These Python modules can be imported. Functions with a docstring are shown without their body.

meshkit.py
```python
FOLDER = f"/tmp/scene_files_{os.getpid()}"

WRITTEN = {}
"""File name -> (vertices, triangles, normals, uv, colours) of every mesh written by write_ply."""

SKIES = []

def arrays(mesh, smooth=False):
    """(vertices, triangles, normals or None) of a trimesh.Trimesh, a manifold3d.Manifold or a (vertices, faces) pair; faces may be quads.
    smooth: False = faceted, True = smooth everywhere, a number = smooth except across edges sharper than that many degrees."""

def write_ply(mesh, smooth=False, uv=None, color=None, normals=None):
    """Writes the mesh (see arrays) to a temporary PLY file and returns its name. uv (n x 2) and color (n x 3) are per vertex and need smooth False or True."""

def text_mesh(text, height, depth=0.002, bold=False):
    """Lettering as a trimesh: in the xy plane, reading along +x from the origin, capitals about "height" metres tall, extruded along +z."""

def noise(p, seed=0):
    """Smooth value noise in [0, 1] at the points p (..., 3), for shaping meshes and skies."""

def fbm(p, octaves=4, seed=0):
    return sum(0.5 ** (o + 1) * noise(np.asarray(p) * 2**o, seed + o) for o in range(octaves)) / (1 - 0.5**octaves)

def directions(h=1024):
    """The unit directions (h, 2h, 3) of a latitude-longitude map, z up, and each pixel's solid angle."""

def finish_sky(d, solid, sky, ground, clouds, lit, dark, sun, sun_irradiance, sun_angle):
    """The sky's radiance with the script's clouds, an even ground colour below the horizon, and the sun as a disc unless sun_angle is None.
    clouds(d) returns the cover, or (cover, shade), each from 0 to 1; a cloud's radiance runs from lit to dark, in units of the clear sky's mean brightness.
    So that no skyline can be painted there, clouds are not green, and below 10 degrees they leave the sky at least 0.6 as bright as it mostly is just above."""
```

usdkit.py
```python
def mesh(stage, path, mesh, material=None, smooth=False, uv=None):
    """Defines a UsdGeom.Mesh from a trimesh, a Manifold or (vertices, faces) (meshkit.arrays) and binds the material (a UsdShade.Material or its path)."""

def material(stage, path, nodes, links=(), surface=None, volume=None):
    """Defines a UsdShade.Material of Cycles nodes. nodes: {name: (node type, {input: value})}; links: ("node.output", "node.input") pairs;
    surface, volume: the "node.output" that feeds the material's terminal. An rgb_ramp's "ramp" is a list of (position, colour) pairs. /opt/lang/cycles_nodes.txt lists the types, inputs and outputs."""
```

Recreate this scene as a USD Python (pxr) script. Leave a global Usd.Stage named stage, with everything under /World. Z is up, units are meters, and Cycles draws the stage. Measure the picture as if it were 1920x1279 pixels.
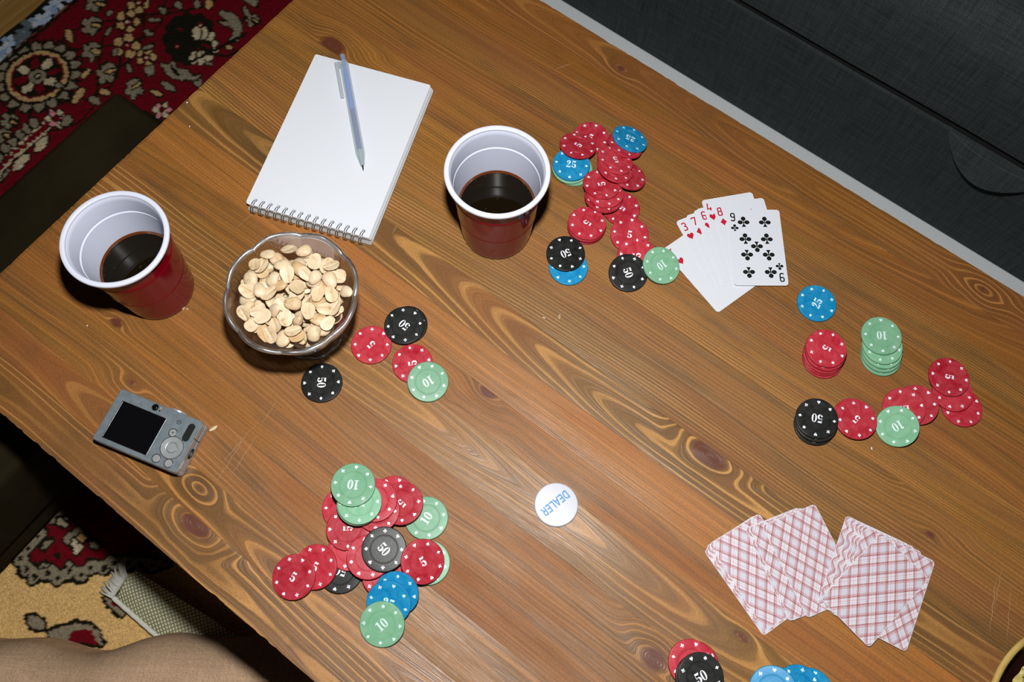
import math, random, re
import numpy as np, trimesh, shapely, usdkit, meshkit
from shapely import affinity
from shapely.geometry import Polygon, Point, LineString, box as sbox
from shapely.ops import unary_union
from scipy.optimize import linprog
from pxr import Usd, UsdGeom, UsdLux, UsdShade, Gf, Sdf, Vt

stage = Usd.Stage.CreateInMemory()
UsdGeom.SetStageUpAxis(stage, 'Z')
UsdGeom.SetStageMetersPerUnit(stage, 1.0)
UsdGeom.Xform.Define(stage, '/World')
UsdGeom.Scope.Define(stage, '/World/Looks')

# ---------------------------------------------------------------- camera, flash, room light
W, H = 1920.0, 1279.0
FPX = 1604.2618
CR = np.array([[0.7989251418625901, -0.5702974143895346, 0.19099601262971871],
               [0.6010127846802482, 0.7452091258294449, -0.2888719291163615],
               [0.02241094265607559, 0.3455780923628203, 0.9381223436887858]])   # camera axes in the room, as columns
CC = np.array([0.0, 0.0, 0.8009630762])                                          # the table top is z = 0
cam = UsdGeom.Camera.Define(stage, '/World/camera')
cam.CreateHorizontalApertureAttr(36.0)
cam.CreateVerticalApertureAttr(36.0 * H / W)
cam.CreateFocalLengthAttr(36.0 * FPX / W)
cam.CreateClippingRangeAttr(Gf.Vec2f(0.02, 50))
cam.CreateFStopAttr(9.0)
cam.CreateFocusDistanceAttr(0.87)
cam.CreateExposureAttr(0.0)
m4 = np.eye(4); m4[:3, :3] = CR.T; m4[3, :3] = CC
cam.AddTransformOp().Set(Gf.Matrix4d(*m4.ravel().tolist()))

FLASH = CC + 0.148 * CR[:, 1] - 0.02 * CR[:, 2]           # the camera's own flash, in its shoe above the lens
fl = UsdLux.SphereLight.Define(stage, '/World/camera_flash')
fl.CreateRadiusAttr(0.022)
fl.CreateIntensityAttr(2080.0)
fl.CreateColorAttr(Gf.Vec3f(1.0, 0.985, 0.975))
fl.AddTranslateOp().Set(Gf.Vec3d(*FLASH.tolist()))
dome = UsdLux.DomeLight.Define(stage, '/World/room_light')
dome.CreateIntensityAttr(0.003)
dome.CreateColorAttr(Gf.Vec3f(1.0, 0.93, 0.8))

ZF = -0.43                                                # the floor

def at(px, py, z=0.0):
    d = CR @ np.array([(px - W / 2) / FPX, -(py - H / 2) / FPX, -1.0])
    return CC + d * ((z - CC[2]) / d[2])

# ---------------------------------------------------------------- helpers
def lin(r, g, b):
    f = lambda c: (c / 255.0 / 12.92) if c <= 10.3 else ((c / 255.0 + 0.055) / 1.055) ** 2.4
    return (f(r), f(g), f(b))

used = set()
def unique(path):
    q, k = path, 0
    while q in used:
        k += 1; q = '%s_%03d' % (path, k)
    used.add(q)
    return q

def mat4(R=None, loc=(0, 0, 0)):
    m = np.eye(4)
    if R is not None: m[:3, :3] = R
    m[:3, 3] = loc
    return m

def rotz(a):
    c, s = math.cos(a), math.sin(a)
    return np.array([[c, -s, 0], [s, c, 0], [0, 0, 1.0]])

def gf(m): return Gf.Matrix4d(*np.asarray(m).T.ravel().tolist())

def tag(prim, label=None, cat=None, group=None, kind=None):
    for k, v in (('label', label), ('category', cat), ('group', group), ('kind', kind)):
        if v: prim.SetCustomDataByKey(k, v)

def thing(name, label, cat, m=None, group=None, kind=None, ref=None):
    p = unique('/World/' + name)
    x = UsdGeom.Xform.Define(stage, p)
    if ref is not None:
        x.GetPrim().GetReferences().AddInternalReference(ref)
        x.GetPrim().SetInstanceable(True)
    x.AddTransformOp().Set(gf(np.eye(4) if m is None else m)) if ref is None else \
        x.MakeMatrixXform().Set(gf(np.eye(4) if m is None else m))
    tag(x.GetPrim(), label, cat, group, kind)
    return p

def part(parent, name, mesh, mat, smooth=False, label=None, kind=None, prim=None):
    p = unique(parent + '/' + name)
    me = usdkit.mesh(stage, p, mesh, mat, smooth)
    tag(me.GetPrim(), label, None, None, kind)
    for k, (typ, arr) in (prim or {}).items():
        pv = UsdGeom.PrimvarsAPI(me).CreatePrimvar(k, typ, 'vertex')
        a = np.asarray(arr, np.float32)
        pv.Set(Vt.FloatArray.FromNumpy(a) if a.ndim == 1 else Vt.Vec3fArray.FromNumpy(a))
    return p

def top(name, mesh, mat, label, cat, smooth=False, group=None, kind=None, prim=None):
    p = part('/World', name, mesh, mat, smooth, None, None, prim)
    tag(stage.GetPrimAtPath(p), label, cat, group, kind)
    return p

F1, C3 = Sdf.ValueTypeNames.FloatArray, Sdf.ValueTypeNames.Color3fArray

def cat_(*ms): return trimesh.util.concatenate([m for m in ms])

def bx(x0, x1, y0, y1, z0, z1, c=0.0):
    if c <= 0:
        b = trimesh.creation.box((x1 - x0, y1 - y0, z1 - z0))
        b.apply_translation(((x0 + x1) / 2, (y0 + y1) / 2, (z0 + z1) / 2)); return b
    pts = []
    for x, sx in ((x0, 1), (x1, -1)):
        for y, sy in ((y0, 1), (y1, -1)):
            for z, sz in ((z0, 1), (z1, -1)):
                pts += [(x, y + sy * c, z + sz * c), (x + sx * c, y, z + sz * c), (x + sx * c, y + sy * c, z)]
    return trimesh.convex.convex_hull(np.array(pts))

def rbox(x0, x1, y0, y1, z0, z1, r, n=3):
    """rounded box: the hull of eight spheres"""
    s = trimesh.creation.icosphere(n, r).vertices
    pts = [s + np.array((x, y, z)) for x in (x0 + r, x1 - r) for y in (y0 + r, y1 - r) for z in (z0 + r, z1 - r)]
    return trimesh.convex.convex_hull(np.vstack(pts))

def lathe(prof, n=96, closed=False, mod=None):
    """prof: (r, z) points. closed = last joins first."""
    prof = np.asarray(prof, float); k = len(prof)
    a = np.arange(n) * 2 * np.pi / n
    r = prof[:, None, 0] * np.ones(n); z = prof[:, None, 1] * np.ones(n)
    if mod is not None: r, z = mod(r, z, a[None, :], np.arange(k)[:, None])
    v = np.stack([r * np.cos(a), r * np.sin(a), z], -1).reshape(-1, 3)
    f = []
    kk = k if closed else k - 1
    for i in range(kk):
        i2 = (i + 1) % k
        j = np.arange(n); j2 = (j + 1) % n
        f.append(np.stack([i * n + j, i * n + j2, i2 * n + j2], 1)); f.append(np.stack([i * n + j, i2 * n + j2, i2 * n + j], 1))
    m = trimesh.Trimesh(v, np.vstack(f), process=False)
    m.merge_vertices(); m.update_faces(m.nondegenerate_faces()); m.remove_unreferenced_vertices()
    if m.volume < 0: m.invert()
    return m

def ext(shape, h, z=0.0):
    gs = [g for g in getattr(shape, 'geoms', [shape]) if g.geom_type == 'Polygon' and g.area > 1e-10]
    m = trimesh.util.concatenate([trimesh.creation.extrude_polygon(g, h, engine='earcut') for g in gs])
    m.apply_translation((0, 0, z)); return m

def tube(pts, r, n=8, cap=True):
    pts = np.asarray(pts, float); rr = np.broadcast_to(np.asarray(r, float), (len(pts),))
    t = np.gradient(pts, axis=0); t /= np.maximum(np.linalg.norm(t, axis=1, keepdims=True), 1e-12)
    u = np.cross(t[0], (0, 0, 1.0)); 
    if np.linalg.norm(u) < 1e-3: u = np.cross(t[0], (0, 1.0, 0))
    v = []; a = np.arange(n) * 2 * np.pi / n
    for i in range(len(pts)):
        u = u - t[i] * (u @ t[i]); u /= np.linalg.norm(u); w = np.cross(t[i], u)
        v.append(pts[i] + rr[i] * (np.cos(a)[:, None] * u + np.sin(a)[:, None] * w))
    v = np.vstack(v); f = []; j = np.arange(n); j2 = (j + 1) % n
    for i in range(len(pts) - 1):
        f.append(np.stack([i * n + j, i * n + j2, (i + 1) * n + j2], 1)); f.append(np.stack([i * n + j, (i + 1) * n + j2, (i + 1) * n + j], 1))
    if cap:
        for base in (0, (len(pts) - 1) * n):
            f.append(np.stack([np.full(n - 2, base), base + np.arange(1, n - 1), base + np.arange(2, n)], 1))
    return trimesh.Trimesh(v, np.vstack(f), process=False)

def fill_faces(nx, ny):
    i, j = np.meshgrid(np.arange(nx - 1), np.arange(ny - 1), indexing='ij')
    a = (i * ny + j).ravel(); b = a + ny
    return np.vstack([np.stack([a, b, b + 1], 1), np.stack([a, b + 1, a + 1], 1)])

# ---------------------------------------------------------------- materials
def mat(name, nodes, links, surface='p.BSDF', volume=None):
    return usdkit.material(stage, '/World/Looks/' + name, nodes, links, surface=surface, volume=volume)

def plain(name, col, rough=0.5, metal=0.0, **kw):
    return mat(name, {'p': ('principled_bsdf', dict(base_color=col, roughness=rough, metallic=metal, **kw))}, [])

# wood of the table: each board carries its grain coordinates (along, across the rings), ring phase and tint as primvars
M_board = mat('stained_pine', {
    'ring': ('attribute', {'attribute': 'ring'}), 'gp': ('attribute', {'attribute': 'grain'}), 'tint': ('attribute', {'attribute': 'stain_falloff'}), 'lstr': ('attribute', {'attribute': 'linestrength'}),
    'kn': ('attribute', {'attribute': 'knot'}), 'g': ('geometry', {}),
    'm1': ('mapping', {'scale': (2.6, 170, 1)}), 'n1': ('noise_texture', {'scale': 1.0, 'detail': 5, 'roughness': 0.62}),
    'm2': ('mapping', {'scale': (9, 1300, 1)}), 'n2': ('noise_texture', {'scale': 1.0, 'detail': 3, 'roughness': 0.6}),
    'm3': ('mapping', {'scale': (3.2, 55, 1), 'location': (7, 3, 2)}), 'n3': ('noise_texture', {'scale': 1.0, 'detail': 3, 'roughness': 0.6}),
    'm4': ('mapping', {'scale': (420, 900, 300)}), 'n4': ('noise_texture', {'scale': 1.0, 'detail': 1}),
    'm5': ('mapping', {'scale': (5, 22, 1), 'location': (1, 9, 4)}), 'n5': ('noise_texture', {'scale': 1.0, 'detail': 3}),
    'w0': ('mapping', {'scale': (30, 260, 1)}), 'nw': ('noise_texture', {'scale': 1.0, 'detail': 2}),
    'w': ('math', {'math_type': 'multiply_add', 'value2': 0.30}), 'fr': ('math', {'math_type': 'fraction'}),
    'base': ('rgb_ramp', {'ramp': [(.22, lin(107, 75, 42)), (.38, lin(125, 86, 44)), (.48, lin(140, 94, 46)), (.58, lin(152, 102, 49)), (.74, lin(173, 124, 68))]}),
    'rp': ('rgb_ramp', {'ramp': [(0, (.0,) * 3), (.50, (.0,) * 3), (.66, (.22,) * 3), (.74, (.9,) * 3), (.86, (1,) * 3), (.93, (.75,) * 3), (.97, (.05,) * 3), (1, (.0,) * 3)]}),
    'cf': ('math', {'math_type': 'multiply', 'value2': .72}), 'bf': ('mix_float', {'b': .36}),
    'm6': ('mapping', {'scale': (6, 42, 1), 'location': (3, 1, 8)}), 'n6': ('noise_texture', {'scale': 1.0, 'detail': 4, 'roughness': .6}), 'r6': ('map_range', {'from_min': .55, 'from_max': .66, 'to_min': .0, 'to_max': .55}), 'mo': ('mix_color', {'b': lin(102, 72, 42)}),
    'ls': ('map_range', {'from_min': .34, 'from_max': .62, 'to_min': .12, 'to_max': 1.0}), 'l1': ('math', {'math_type': 'multiply'}), 'l2': ('math', {'math_type': 'multiply', 'use_clamp': True}),
    'dk': ('math', {'math_type': 'multiply'}), 'dkr': ('map_range', {'to_min': 1.0, 'to_max': .80}), 'md': ('mix_color', {'blend_type': 'multiply', 'fac': 1.0, 'use_clamp': False}),
    'mx': ('mix_color', {'b': lin(184, 130, 70)}),
    'rr': ('map_range', {'from_min': .46, 'from_max': .72, 'to_min': .0, 'to_max': .44}), 'red': ('mix_color', {'b': lin(146, 76, 32)}),
    'r2': ('map_range', {'from_min': .25, 'from_max': .75, 'to_min': .80, 'to_max': 1.20}), 'mm2': ('mix_color', {'blend_type': 'multiply', 'fac': 1.0, 'use_clamp': False}),
    'r4': ('map_range', {'from_min': .3, 'from_max': .7, 'to_min': .86, 'to_max': 1.12}), 'mm4': ('mix_color', {'blend_type': 'multiply', 'fac': 1.0, 'use_clamp': False}),
    'mt': ('mix_color', {'blend_type': 'multiply', 'fac': 1.0, 'use_clamp': False}), 'mk': ('mix_color', {'b': (0.105, 0.028, 0.015)}),
    'b': ('bump', {'strength': 0.6, 'distance': 0.0006}),
    'rgh': ('map_range', {'from_min': .35, 'from_max': .65, 'to_min': .38, 'to_max': .60}),
    'p': ('principled_bsdf', {'specular_ior_level': 0.42})},
    [('gp.vector', q + '.vector') for q in ('m1', 'm2', 'm3', 'm5', 'm6', 'w0')] + [('g.position', 'm4.vector'),
     ('m1.vector', 'n1.vector'), ('m2.vector', 'n2.vector'), ('m3.vector', 'n3.vector'), ('m4.vector', 'n4.vector'), ('m5.vector', 'n5.vector'), ('w0.vector', 'nw.vector'),
     ('nw.fac', 'w.value1'), ('ring.fac', 'w.value3'), ('w.value', 'fr.value1'), ('fr.value', 'rp.fac'), ('lstr.fac', 'cf.value1'), ('cf.value', 'bf.fac'), ('n1.fac', 'bf.a'), ('bf.value', 'base.fac') if False else ('bf.result', 'base.fac'), ('m6.vector', 'n6.vector'), ('n6.fac', 'r6.value'), ('r6.result', 'mo.fac'),
     ('n3.fac', 'ls.value'), ('ls.result', 'l1.value1'), ('lstr.fac', 'l1.value2'), ('l1.value', 'l2.value1'), ('rp.color', 'l2.value2'),
     ('n5.fac', 'rr.value'), ('rr.result', 'red.fac'), ('base.color', 'red.a'), ('lstr.fac', 'dkr.value'), ('red.result', 'mo.a'), ('mo.result', 'md.a'), ('dkr.result', 'md.b'),
     ('l2.value', 'mx.fac'), ('md.result', 'mx.a'),
     ('n2.fac', 'r2.value'), ('mx.result', 'mm2.a'), ('r2.result', 'mm2.b'), ('n4.fac', 'r4.value'), ('mm2.result', 'mm4.a'), ('r4.result', 'mm4.b'),
     ('mm4.result', 'mt.a'), ('tint.color', 'mt.b'), ('kn.fac', 'mk.fac'), ('mt.result', 'mk.a'), ('mk.result', 'p.base_color'),
     ('n2.fac', 'b.height'), ('b.normal', 'p.normal'), ('n5.fac', 'rgh.value'), ('rgh.result', 'p.roughness')])

def swirl(name, a, b, rough=0.36, scale=60.0):
    """marbled moulded plastic"""
    return mat(name, {'tc': ('texture_coordinate', {}), 'oi': ('object_info', {}), 'sh': ('vector_math', {'math_type': 'scale', 'vector1': (7.3, 3.1, 5.7)}),
        'ad': ('vector_math', {'math_type': 'add'}), 'sc': ('mapping', {'scale': (scale, scale, scale)}),
        'n': ('noise_texture', {'scale': 1.0, 'detail': 5, 'roughness': 0.65, 'distortion': 1.6}), 'r': ('map_range', {'from_min': .32, 'from_max': .72}),
        'm': ('mix_color', {'a': a, 'b': b}), 'hv': ('map_range', {'to_min': .86, 'to_max': 1.1}), 'h': ('hsv', {}),
        'n2': ('noise_texture', {'scale': 9.0, 'detail': 3}), 'b': ('bump', {'strength': .12, 'distance': .0004}),
        'p': ('principled_bsdf', {'roughness': rough, 'specular_ior_level': .17})},
        [('oi.random', 'sh.scale'), ('g.position', 'sc.vector') if False else ('tc.object', 'sc.vector'), ('sc.vector', 'ad.vector1'), ('sh.vector', 'ad.vector2'), ('ad.vector', 'n.vector'), ('ad.vector', 'n2.vector'),
         ('n.fac', 'r.value'), ('r.result', 'm.fac'), ('oi.random', 'hv.value'), ('hv.result', 'h.value'), ('m.result', 'h.color'), ('h.color', 'p.base_color'),
         ('n2.fac', 'b.height'), ('b.normal', 'p.normal')])

M_red = swirl('red_chip_plastic', (0.36, 0.009, 0.022), (0.50, 0.060, 0.080))
M_blue = swirl('blue_chip_plastic', (0.003, 0.20, 0.44), (0.03, 0.30, 0.54))
M_green = swirl('green_chip_plastic', (0.15, 0.36, 0.21), (0.22, 0.42, 0.27))
M_black = swirl('black_chip_plastic', (0.008, 0.009, 0.008), (0.028, 0.030, 0.028))
M_print = plain('white_chip_print', (0.72, 0.74, 0.78), 0.45)
M_printg = plain('pale_green_white_print', (0.62, 0.78, 0.76), 0.45)
M_printb = plain('pale_blue_white_print', (0.60, 0.80, 0.86), 0.45)
M_dealer = plain('white_button_plastic', (0.49, 0.51, 0.56), 0.35)
M_dealer_ink = plain('blue_button_ink', (0.012, 0.20, 0.50), 0.5)
M_card = plain('white_card_stock', (0.66, 0.69, 0.74), 0.38)
M_cred = plain('red_card_ink', (0.50, 0.008, 0.03), 0.4)
M_cblk = plain('black_card_ink', (0.008, 0.009, 0.008), 0.4)
M_paper = plain('white_paper', (0.72, 0.75, 0.80), 0.8)
M_page = plain('page_edges', (0.58, 0.60, 0.62), 0.9)
M_board_grey = plain('grey_cardboard', (0.30, 0.29, 0.27), 0.9)
M_wire = plain('steel_wire', (0.45, 0.46, 0.45), 0.3, 1.0)
M_cupred = plain('red_cup_plastic', (0.185, 0.001, 0.007), 0.12, 0.0, specular_ior_level=0.28)
M_cupwhite = plain('white_cup_plastic', (0.62, 0.65, 0.76), 0.3)
M_cola = plain('dark_cola', (0.006, 0.004, 0.0015), 0.03, 0.0, specular_ior_level=0.12)
M_colarim = plain('thin_cola_film', (0.10, 0.025, 0.006), 0.1)
M_glass = mat('clear_glass', {'t': ('transparent_bsdf', {'color': (.97, .98, .98)}), 'p': ('principled_bsdf', {'base_color': (1, 1, 1), 'roughness': 0.0, 'ior': 1.5, 'transmission_weight': 1.0}),
              'gl': ('glossy_bsdf', {'color': (.9, .93, .95), 'roughness': .16}), 'lw': ('layer_weight', {'blend': .4}), 'lf': ('map_range', {'to_min': .05, 'to_max': .7}), 'y': ('mix_closure', {}), 'x': ('mix_closure', {'fac': .74})},
              [('lw.fresnel', 'lf.value'), ('lf.result', 'y.fac'), ('p.BSDF', 'y.closure1'), ('gl.BSDF', 'y.closure2'), ('t.BSDF', 'x.closure1'), ('y.closure', 'x.closure2')], 'x.closure')
M_rimglass = mat('bright_glass_edge', {'t': ('transparent_bsdf', {'color': (.96, .98, .98)}), 'p': ('principled_bsdf', {'base_color': (1, 1, 1), 'roughness': 0.0, 'ior': 1.5, 'transmission_weight': 1.0}),
              'gl': ('glossy_bsdf', {'color': (.95, .97, 1.0), 'roughness': .34}), 'y': ('mix_closure', {'fac': .36}), 'x': ('mix_closure', {'fac': .66})},
              [('p.BSDF', 'y.closure1'), ('gl.BSDF', 'y.closure2'), ('t.BSDF', 'x.closure1'), ('y.closure', 'x.closure2')], 'x.closure')
M_floor = mat('oak_floor', {'g': ('geometry', {}), 'mp': ('mapping', {'scale': (160, 4, 10)}), 'n': ('noise_texture', {'scale': 1, 'detail': 4}),
    'r': ('rgb_ramp', {'ramp': [(.3, (0.30, 0.155, 0.035)), (.7, (0.46, 0.26, 0.075))]}), 'oi': ('object_info', {}), 'hv': ('map_range', {'to_min': .85, 'to_max': 1.1}), 'h': ('hsv', {}),
    'p': ('principled_bsdf', {'roughness': .45})}, [('g.position', 'mp.vector'), ('mp.vector', 'n.vector'), ('n.fac', 'r.fac'), ('oi.random', 'hv.value'), ('hv.result', 'h.value'), ('r.color', 'h.color'), ('h.color', 'p.base_color')])
M_sub = plain('dark_subfloor', (0.03, 0.02, 0.012), 0.9)
M_rug = mat('rug_pile', {'c': ('attribute', {'attribute': 'pile'}), 'g': ('geometry', {}), 'n': ('noise_texture', {'scale': 420, 'detail': 2}), 'r': ('map_range', {'from_min': .3, 'from_max': .7, 'to_min': .72, 'to_max': 1.22}),
    'm': ('mix_color', {'blend_type': 'multiply', 'fac': 1.0, 'use_clamp': False}), 'b': ('bump', {'strength': .8, 'distance': .002}), 'p': ('principled_bsdf', {'roughness': .95, 'specular_ior_level': .1})},
    [('g.position', 'n.vector'), ('n.fac', 'r.value'), ('c.color', 'm.a'), ('r.result', 'm.b'), ('m.result', 'p.base_color'), ('n.fac', 'b.height'), ('b.normal', 'p.normal')])

def woven(name, a, b, tx, ty, rot=0.0, rough=0.9, blotch=0.3, bump=0.6, dist=0.0006, slub=(14, 300)):
    """cloth: fine thread grain (tx by ty per metre) in the cloth's own 'cloth' coordinates, with slubs along both threads"""
    return mat(name, {'c': ('attribute', {'attribute': 'cloth'}), 'mr': ('mapping', {'rotation': (0, 0, rot)}), 'mp': ('mapping', {'scale': (tx, ty, 1)}),
        'h': ('noise_texture', {'scale': 1, 'detail': 1, 'roughness': .5}), 'hr': ('map_range', {'from_min': .3, 'from_max': .7}),
        's1': ('mapping', {'scale': (slub[0], slub[1], 40)}), 'n1': ('noise_texture', {'scale': 1, 'detail': 4, 'roughness': .65}),
        's2': ('mapping', {'scale': (slub[1], slub[0], 40)}), 'n2': ('noise_texture', {'scale': 1, 'detail': 4, 'roughness': .65}),
        'ns': ('math', {'math_type': 'add'}), 'r': ('map_range', {'from_min': .7, 'from_max': 1.3, 'to_min': 1 - blotch, 'to_max': 1 + blotch}),
        'm': ('mix_color', {'a': a, 'b': b}), 'm2': ('mix_color', {'blend_type': 'multiply', 'fac': 1.0, 'use_clamp': False}),
        'bp': ('bump', {'strength': bump, 'distance': dist}), 'p': ('principled_bsdf', {'roughness': rough, 'specular_ior_level': .2})},
        [('c.vector', 'mr.vector'), ('mr.vector', 'mp.vector'), ('mp.vector', 'h.vector'), ('h.fac', 'hr.value'),
         ('c.vector', 's1.vector'), ('s1.vector', 'n1.vector'), ('c.vector', 's2.vector'), ('s2.vector', 'n2.vector'), ('n1.fac', 'ns.value1'), ('n2.fac', 'ns.value2'), ('ns.value', 'r.value'),
         ('hr.result', 'm.fac'), ('m.result', 'm2.a'), ('r.result', 'm2.b'), ('m2.result', 'p.base_color'), ('hr.result', 'bp.height'), ('bp.normal', 'p.normal')])

def basket(name, a, b, k, rot):
    """coarse basket weave: two crossing thread waves"""
    return mat(name, {'c': ('attribute', {'attribute': 'cloth'}), 'mp': ('mapping', {'rotation': (0, 0, rot)}),
        'wx': ('wave_texture', {'wave_type': 'bands', 'bands_direction': 'x', 'scale': k, 'distortion': 1.2}), 'wy': ('wave_texture', {'wave_type': 'bands', 'bands_direction': 'y', 'scale': k, 'distortion': 1.2}),
        'h': ('math', {'math_type': 'multiply'}), 'r': ('map_range', {'from_min': .04, 'from_max': .45}), 'm': ('mix_color', {'a': a, 'b': b}), 'bp': ('bump', {'strength': .8, 'distance': .0015}), 'p': ('principled_bsdf', {'roughness': .9, 'specular_ior_level': .2})},
        [('c.vector', 'mp.vector'), ('mp.vector', 'wx.vector'), ('mp.vector', 'wy.vector'), ('wx.fac', 'h.value1'), ('wy.fac', 'h.value2'), ('h.value', 'r.value'), ('r.result', 'm.fac'), ('m.result', 'p.base_color'), ('h.value', 'bp.height'), ('bp.normal', 'p.normal')])

M_sofa = woven('charcoal_weave', (0.017, 0.020, 0.0205), (0.058, 0.069, 0.073), 800, 800, 0.0, blotch=.42)
M_sofadark = plain('black_gap_shade', (0.004, 0.004, 0.004), 0.9)  # black that stands for the shade in the sofa gap
M_stitch = plain('grey_thread', (0.10, 0.11, 0.115), 0.8)
M_cush = woven('tan_twill', (0.50, 0.32, 0.19), (0.76, 0.52, 0.335), 1300, 420, 0.9, blotch=.12)
M_bench = mat('dark_brown_suede', {'g': ('geometry', {}), 'n': ('noise_texture', {'scale': 9, 'detail': 5, 'roughness': .6}), 'r': ('rgb_ramp', {'ramp': [(.3, (0.012, 0.009, 0.003)), (.65, (0.024, 0.018, 0.007))]}), 'p': ('principled_bsdf', {'roughness': .9, 'specular_ior_level': .1})},
    [('g.position', 'n.vector'), ('n.fac', 'r.fac'), ('r.color', 'p.base_color')])
M_runner = mat('pale_grey_rug', {'g': ('geometry', {}), 'n': ('noise_texture', {'scale': 300, 'detail': 3}), 'r': ('rgb_ramp', {'ramp': [(.3, (0.80, 0.85, 0.86)), (.7, (0.88, 0.93, 0.94))]}), 'b': ('bump', {'strength': .4, 'distance': .001}), 'p': ('principled_bsdf', {'roughness': .95})},
    [('g.position', 'n.vector'), ('n.fac', 'r.fac'), ('r.color', 'p.base_color'), ('n.fac', 'b.height'), ('b.normal', 'p.normal')])
def silver(name, a, b, metal, rough):
    return mat(name, {'tc': ('texture_coordinate', {}), 'n': ('noise_texture', {'scale': 160, 'detail': 4, 'roughness': .7}), 'r': ('rgb_ramp', {'ramp': [(.3, a), (.7, b)]}), 'p': ('principled_bsdf', {'roughness': rough, 'metallic': metal})},
        [('tc.object', 'n.vector'), ('n.fac', 'r.fac'), ('r.color', 'p.base_color')])
M_silver = silver('worn_silver', (0.15, 0.185, 0.205), (0.215, 0.255, 0.275), 0.30, 0.38)
M_silver2 = silver('satin_silver', (0.34, 0.37, 0.37), (0.44, 0.46, 0.46), 0.45, 0.35)
M_chrome = plain('bright_metal', (0.62, 0.64, 0.64), 0.22, 1.0)
M_screen = plain('black_screen', (0.003, 0.003, 0.004), 0.12)
M_blackp = plain('black_plastic', (0.010, 0.011, 0.010), 0.35)
M_led = plain('amber_lens', (0.5, 0.33, 0.1), 0.3)
def frosted(name, col, fac, rough):
    return mat(name, {'t': ('transparent_bsdf', {'color': (.95, .97, .98)}), 'p': ('principled_bsdf', {'base_color': col, 'roughness': rough}), 'x': ('mix_closure', {'fac': fac})}, [('t.BSDF', 'x.closure1'), ('p.BSDF', 'x.closure2')], 'x.closure')
M_pen = frosted('frosted_plastic', (.68, .73, .77), .20, .3)
M_penclip = frosted('frosted_clip', (.60, .65, .68), .38, .35)
M_inkl = plain('blue_refill', (0.05, 0.24, 0.80), 0.4)
M_inkd = plain('dark_blue_ink', (0.03, 0.08, 0.34), 0.4)
M_cone = plain('smoky_cone', (0.35, 0.42, 0.46), 0.25)
M_bowlout = mat('olive_wood', {'g': ('geometry', {}), 'mp': ('mapping', {'scale': (40, 40, 300)}), 'n': ('noise_texture', {'scale': 1, 'detail': 3}), 'r': ('rgb_ramp', {'ramp': [(.3, (0.34, 0.21, 0.045)), (.7, (0.50, 0.36, 0.11))]}), 'p': ('principled_bsdf', {'roughness': .3})},
    [('g.position', 'mp.vector'), ('mp.vector', 'n.vector'), ('n.fac', 'r.fac'), ('r.color', 'p.base_color')])
M_bowlin = plain('dark_bowl_inside', (0.035, 0.010, 0.006), 0.3)
M_crisp = mat('green_speckled_crisp', {'tc': ('texture_coordinate', {}), 'n': ('noise_texture', {'scale': 60, 'detail': 4}), 'n2': ('noise_texture', {'scale': 420, 'detail': 1}), 'r': ('rgb_ramp', {'ramp': [(.3, (0.36, 0.28, 0.05)), (.7, (0.60, 0.54, 0.20))]}),
    'r2': ('rgb_ramp', {'ramp': [(.66, (0, 0, 0)), (.72, (1, 1, 1))]}), 'm': ('mix_color', {'b': (0.03, 0.035, 0.01)}), 'p': ('principled_bsdf', {'roughness': .6})},
    [('tc.object', 'n.vector'), ('tc.object', 'n2.vector'), ('n.fac', 'r.fac'), ('n2.fac', 'r2.fac'), ('r2.color', 'm.fac'), ('r.color', 'm.a'), ('m.result', 'p.base_color')])
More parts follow.
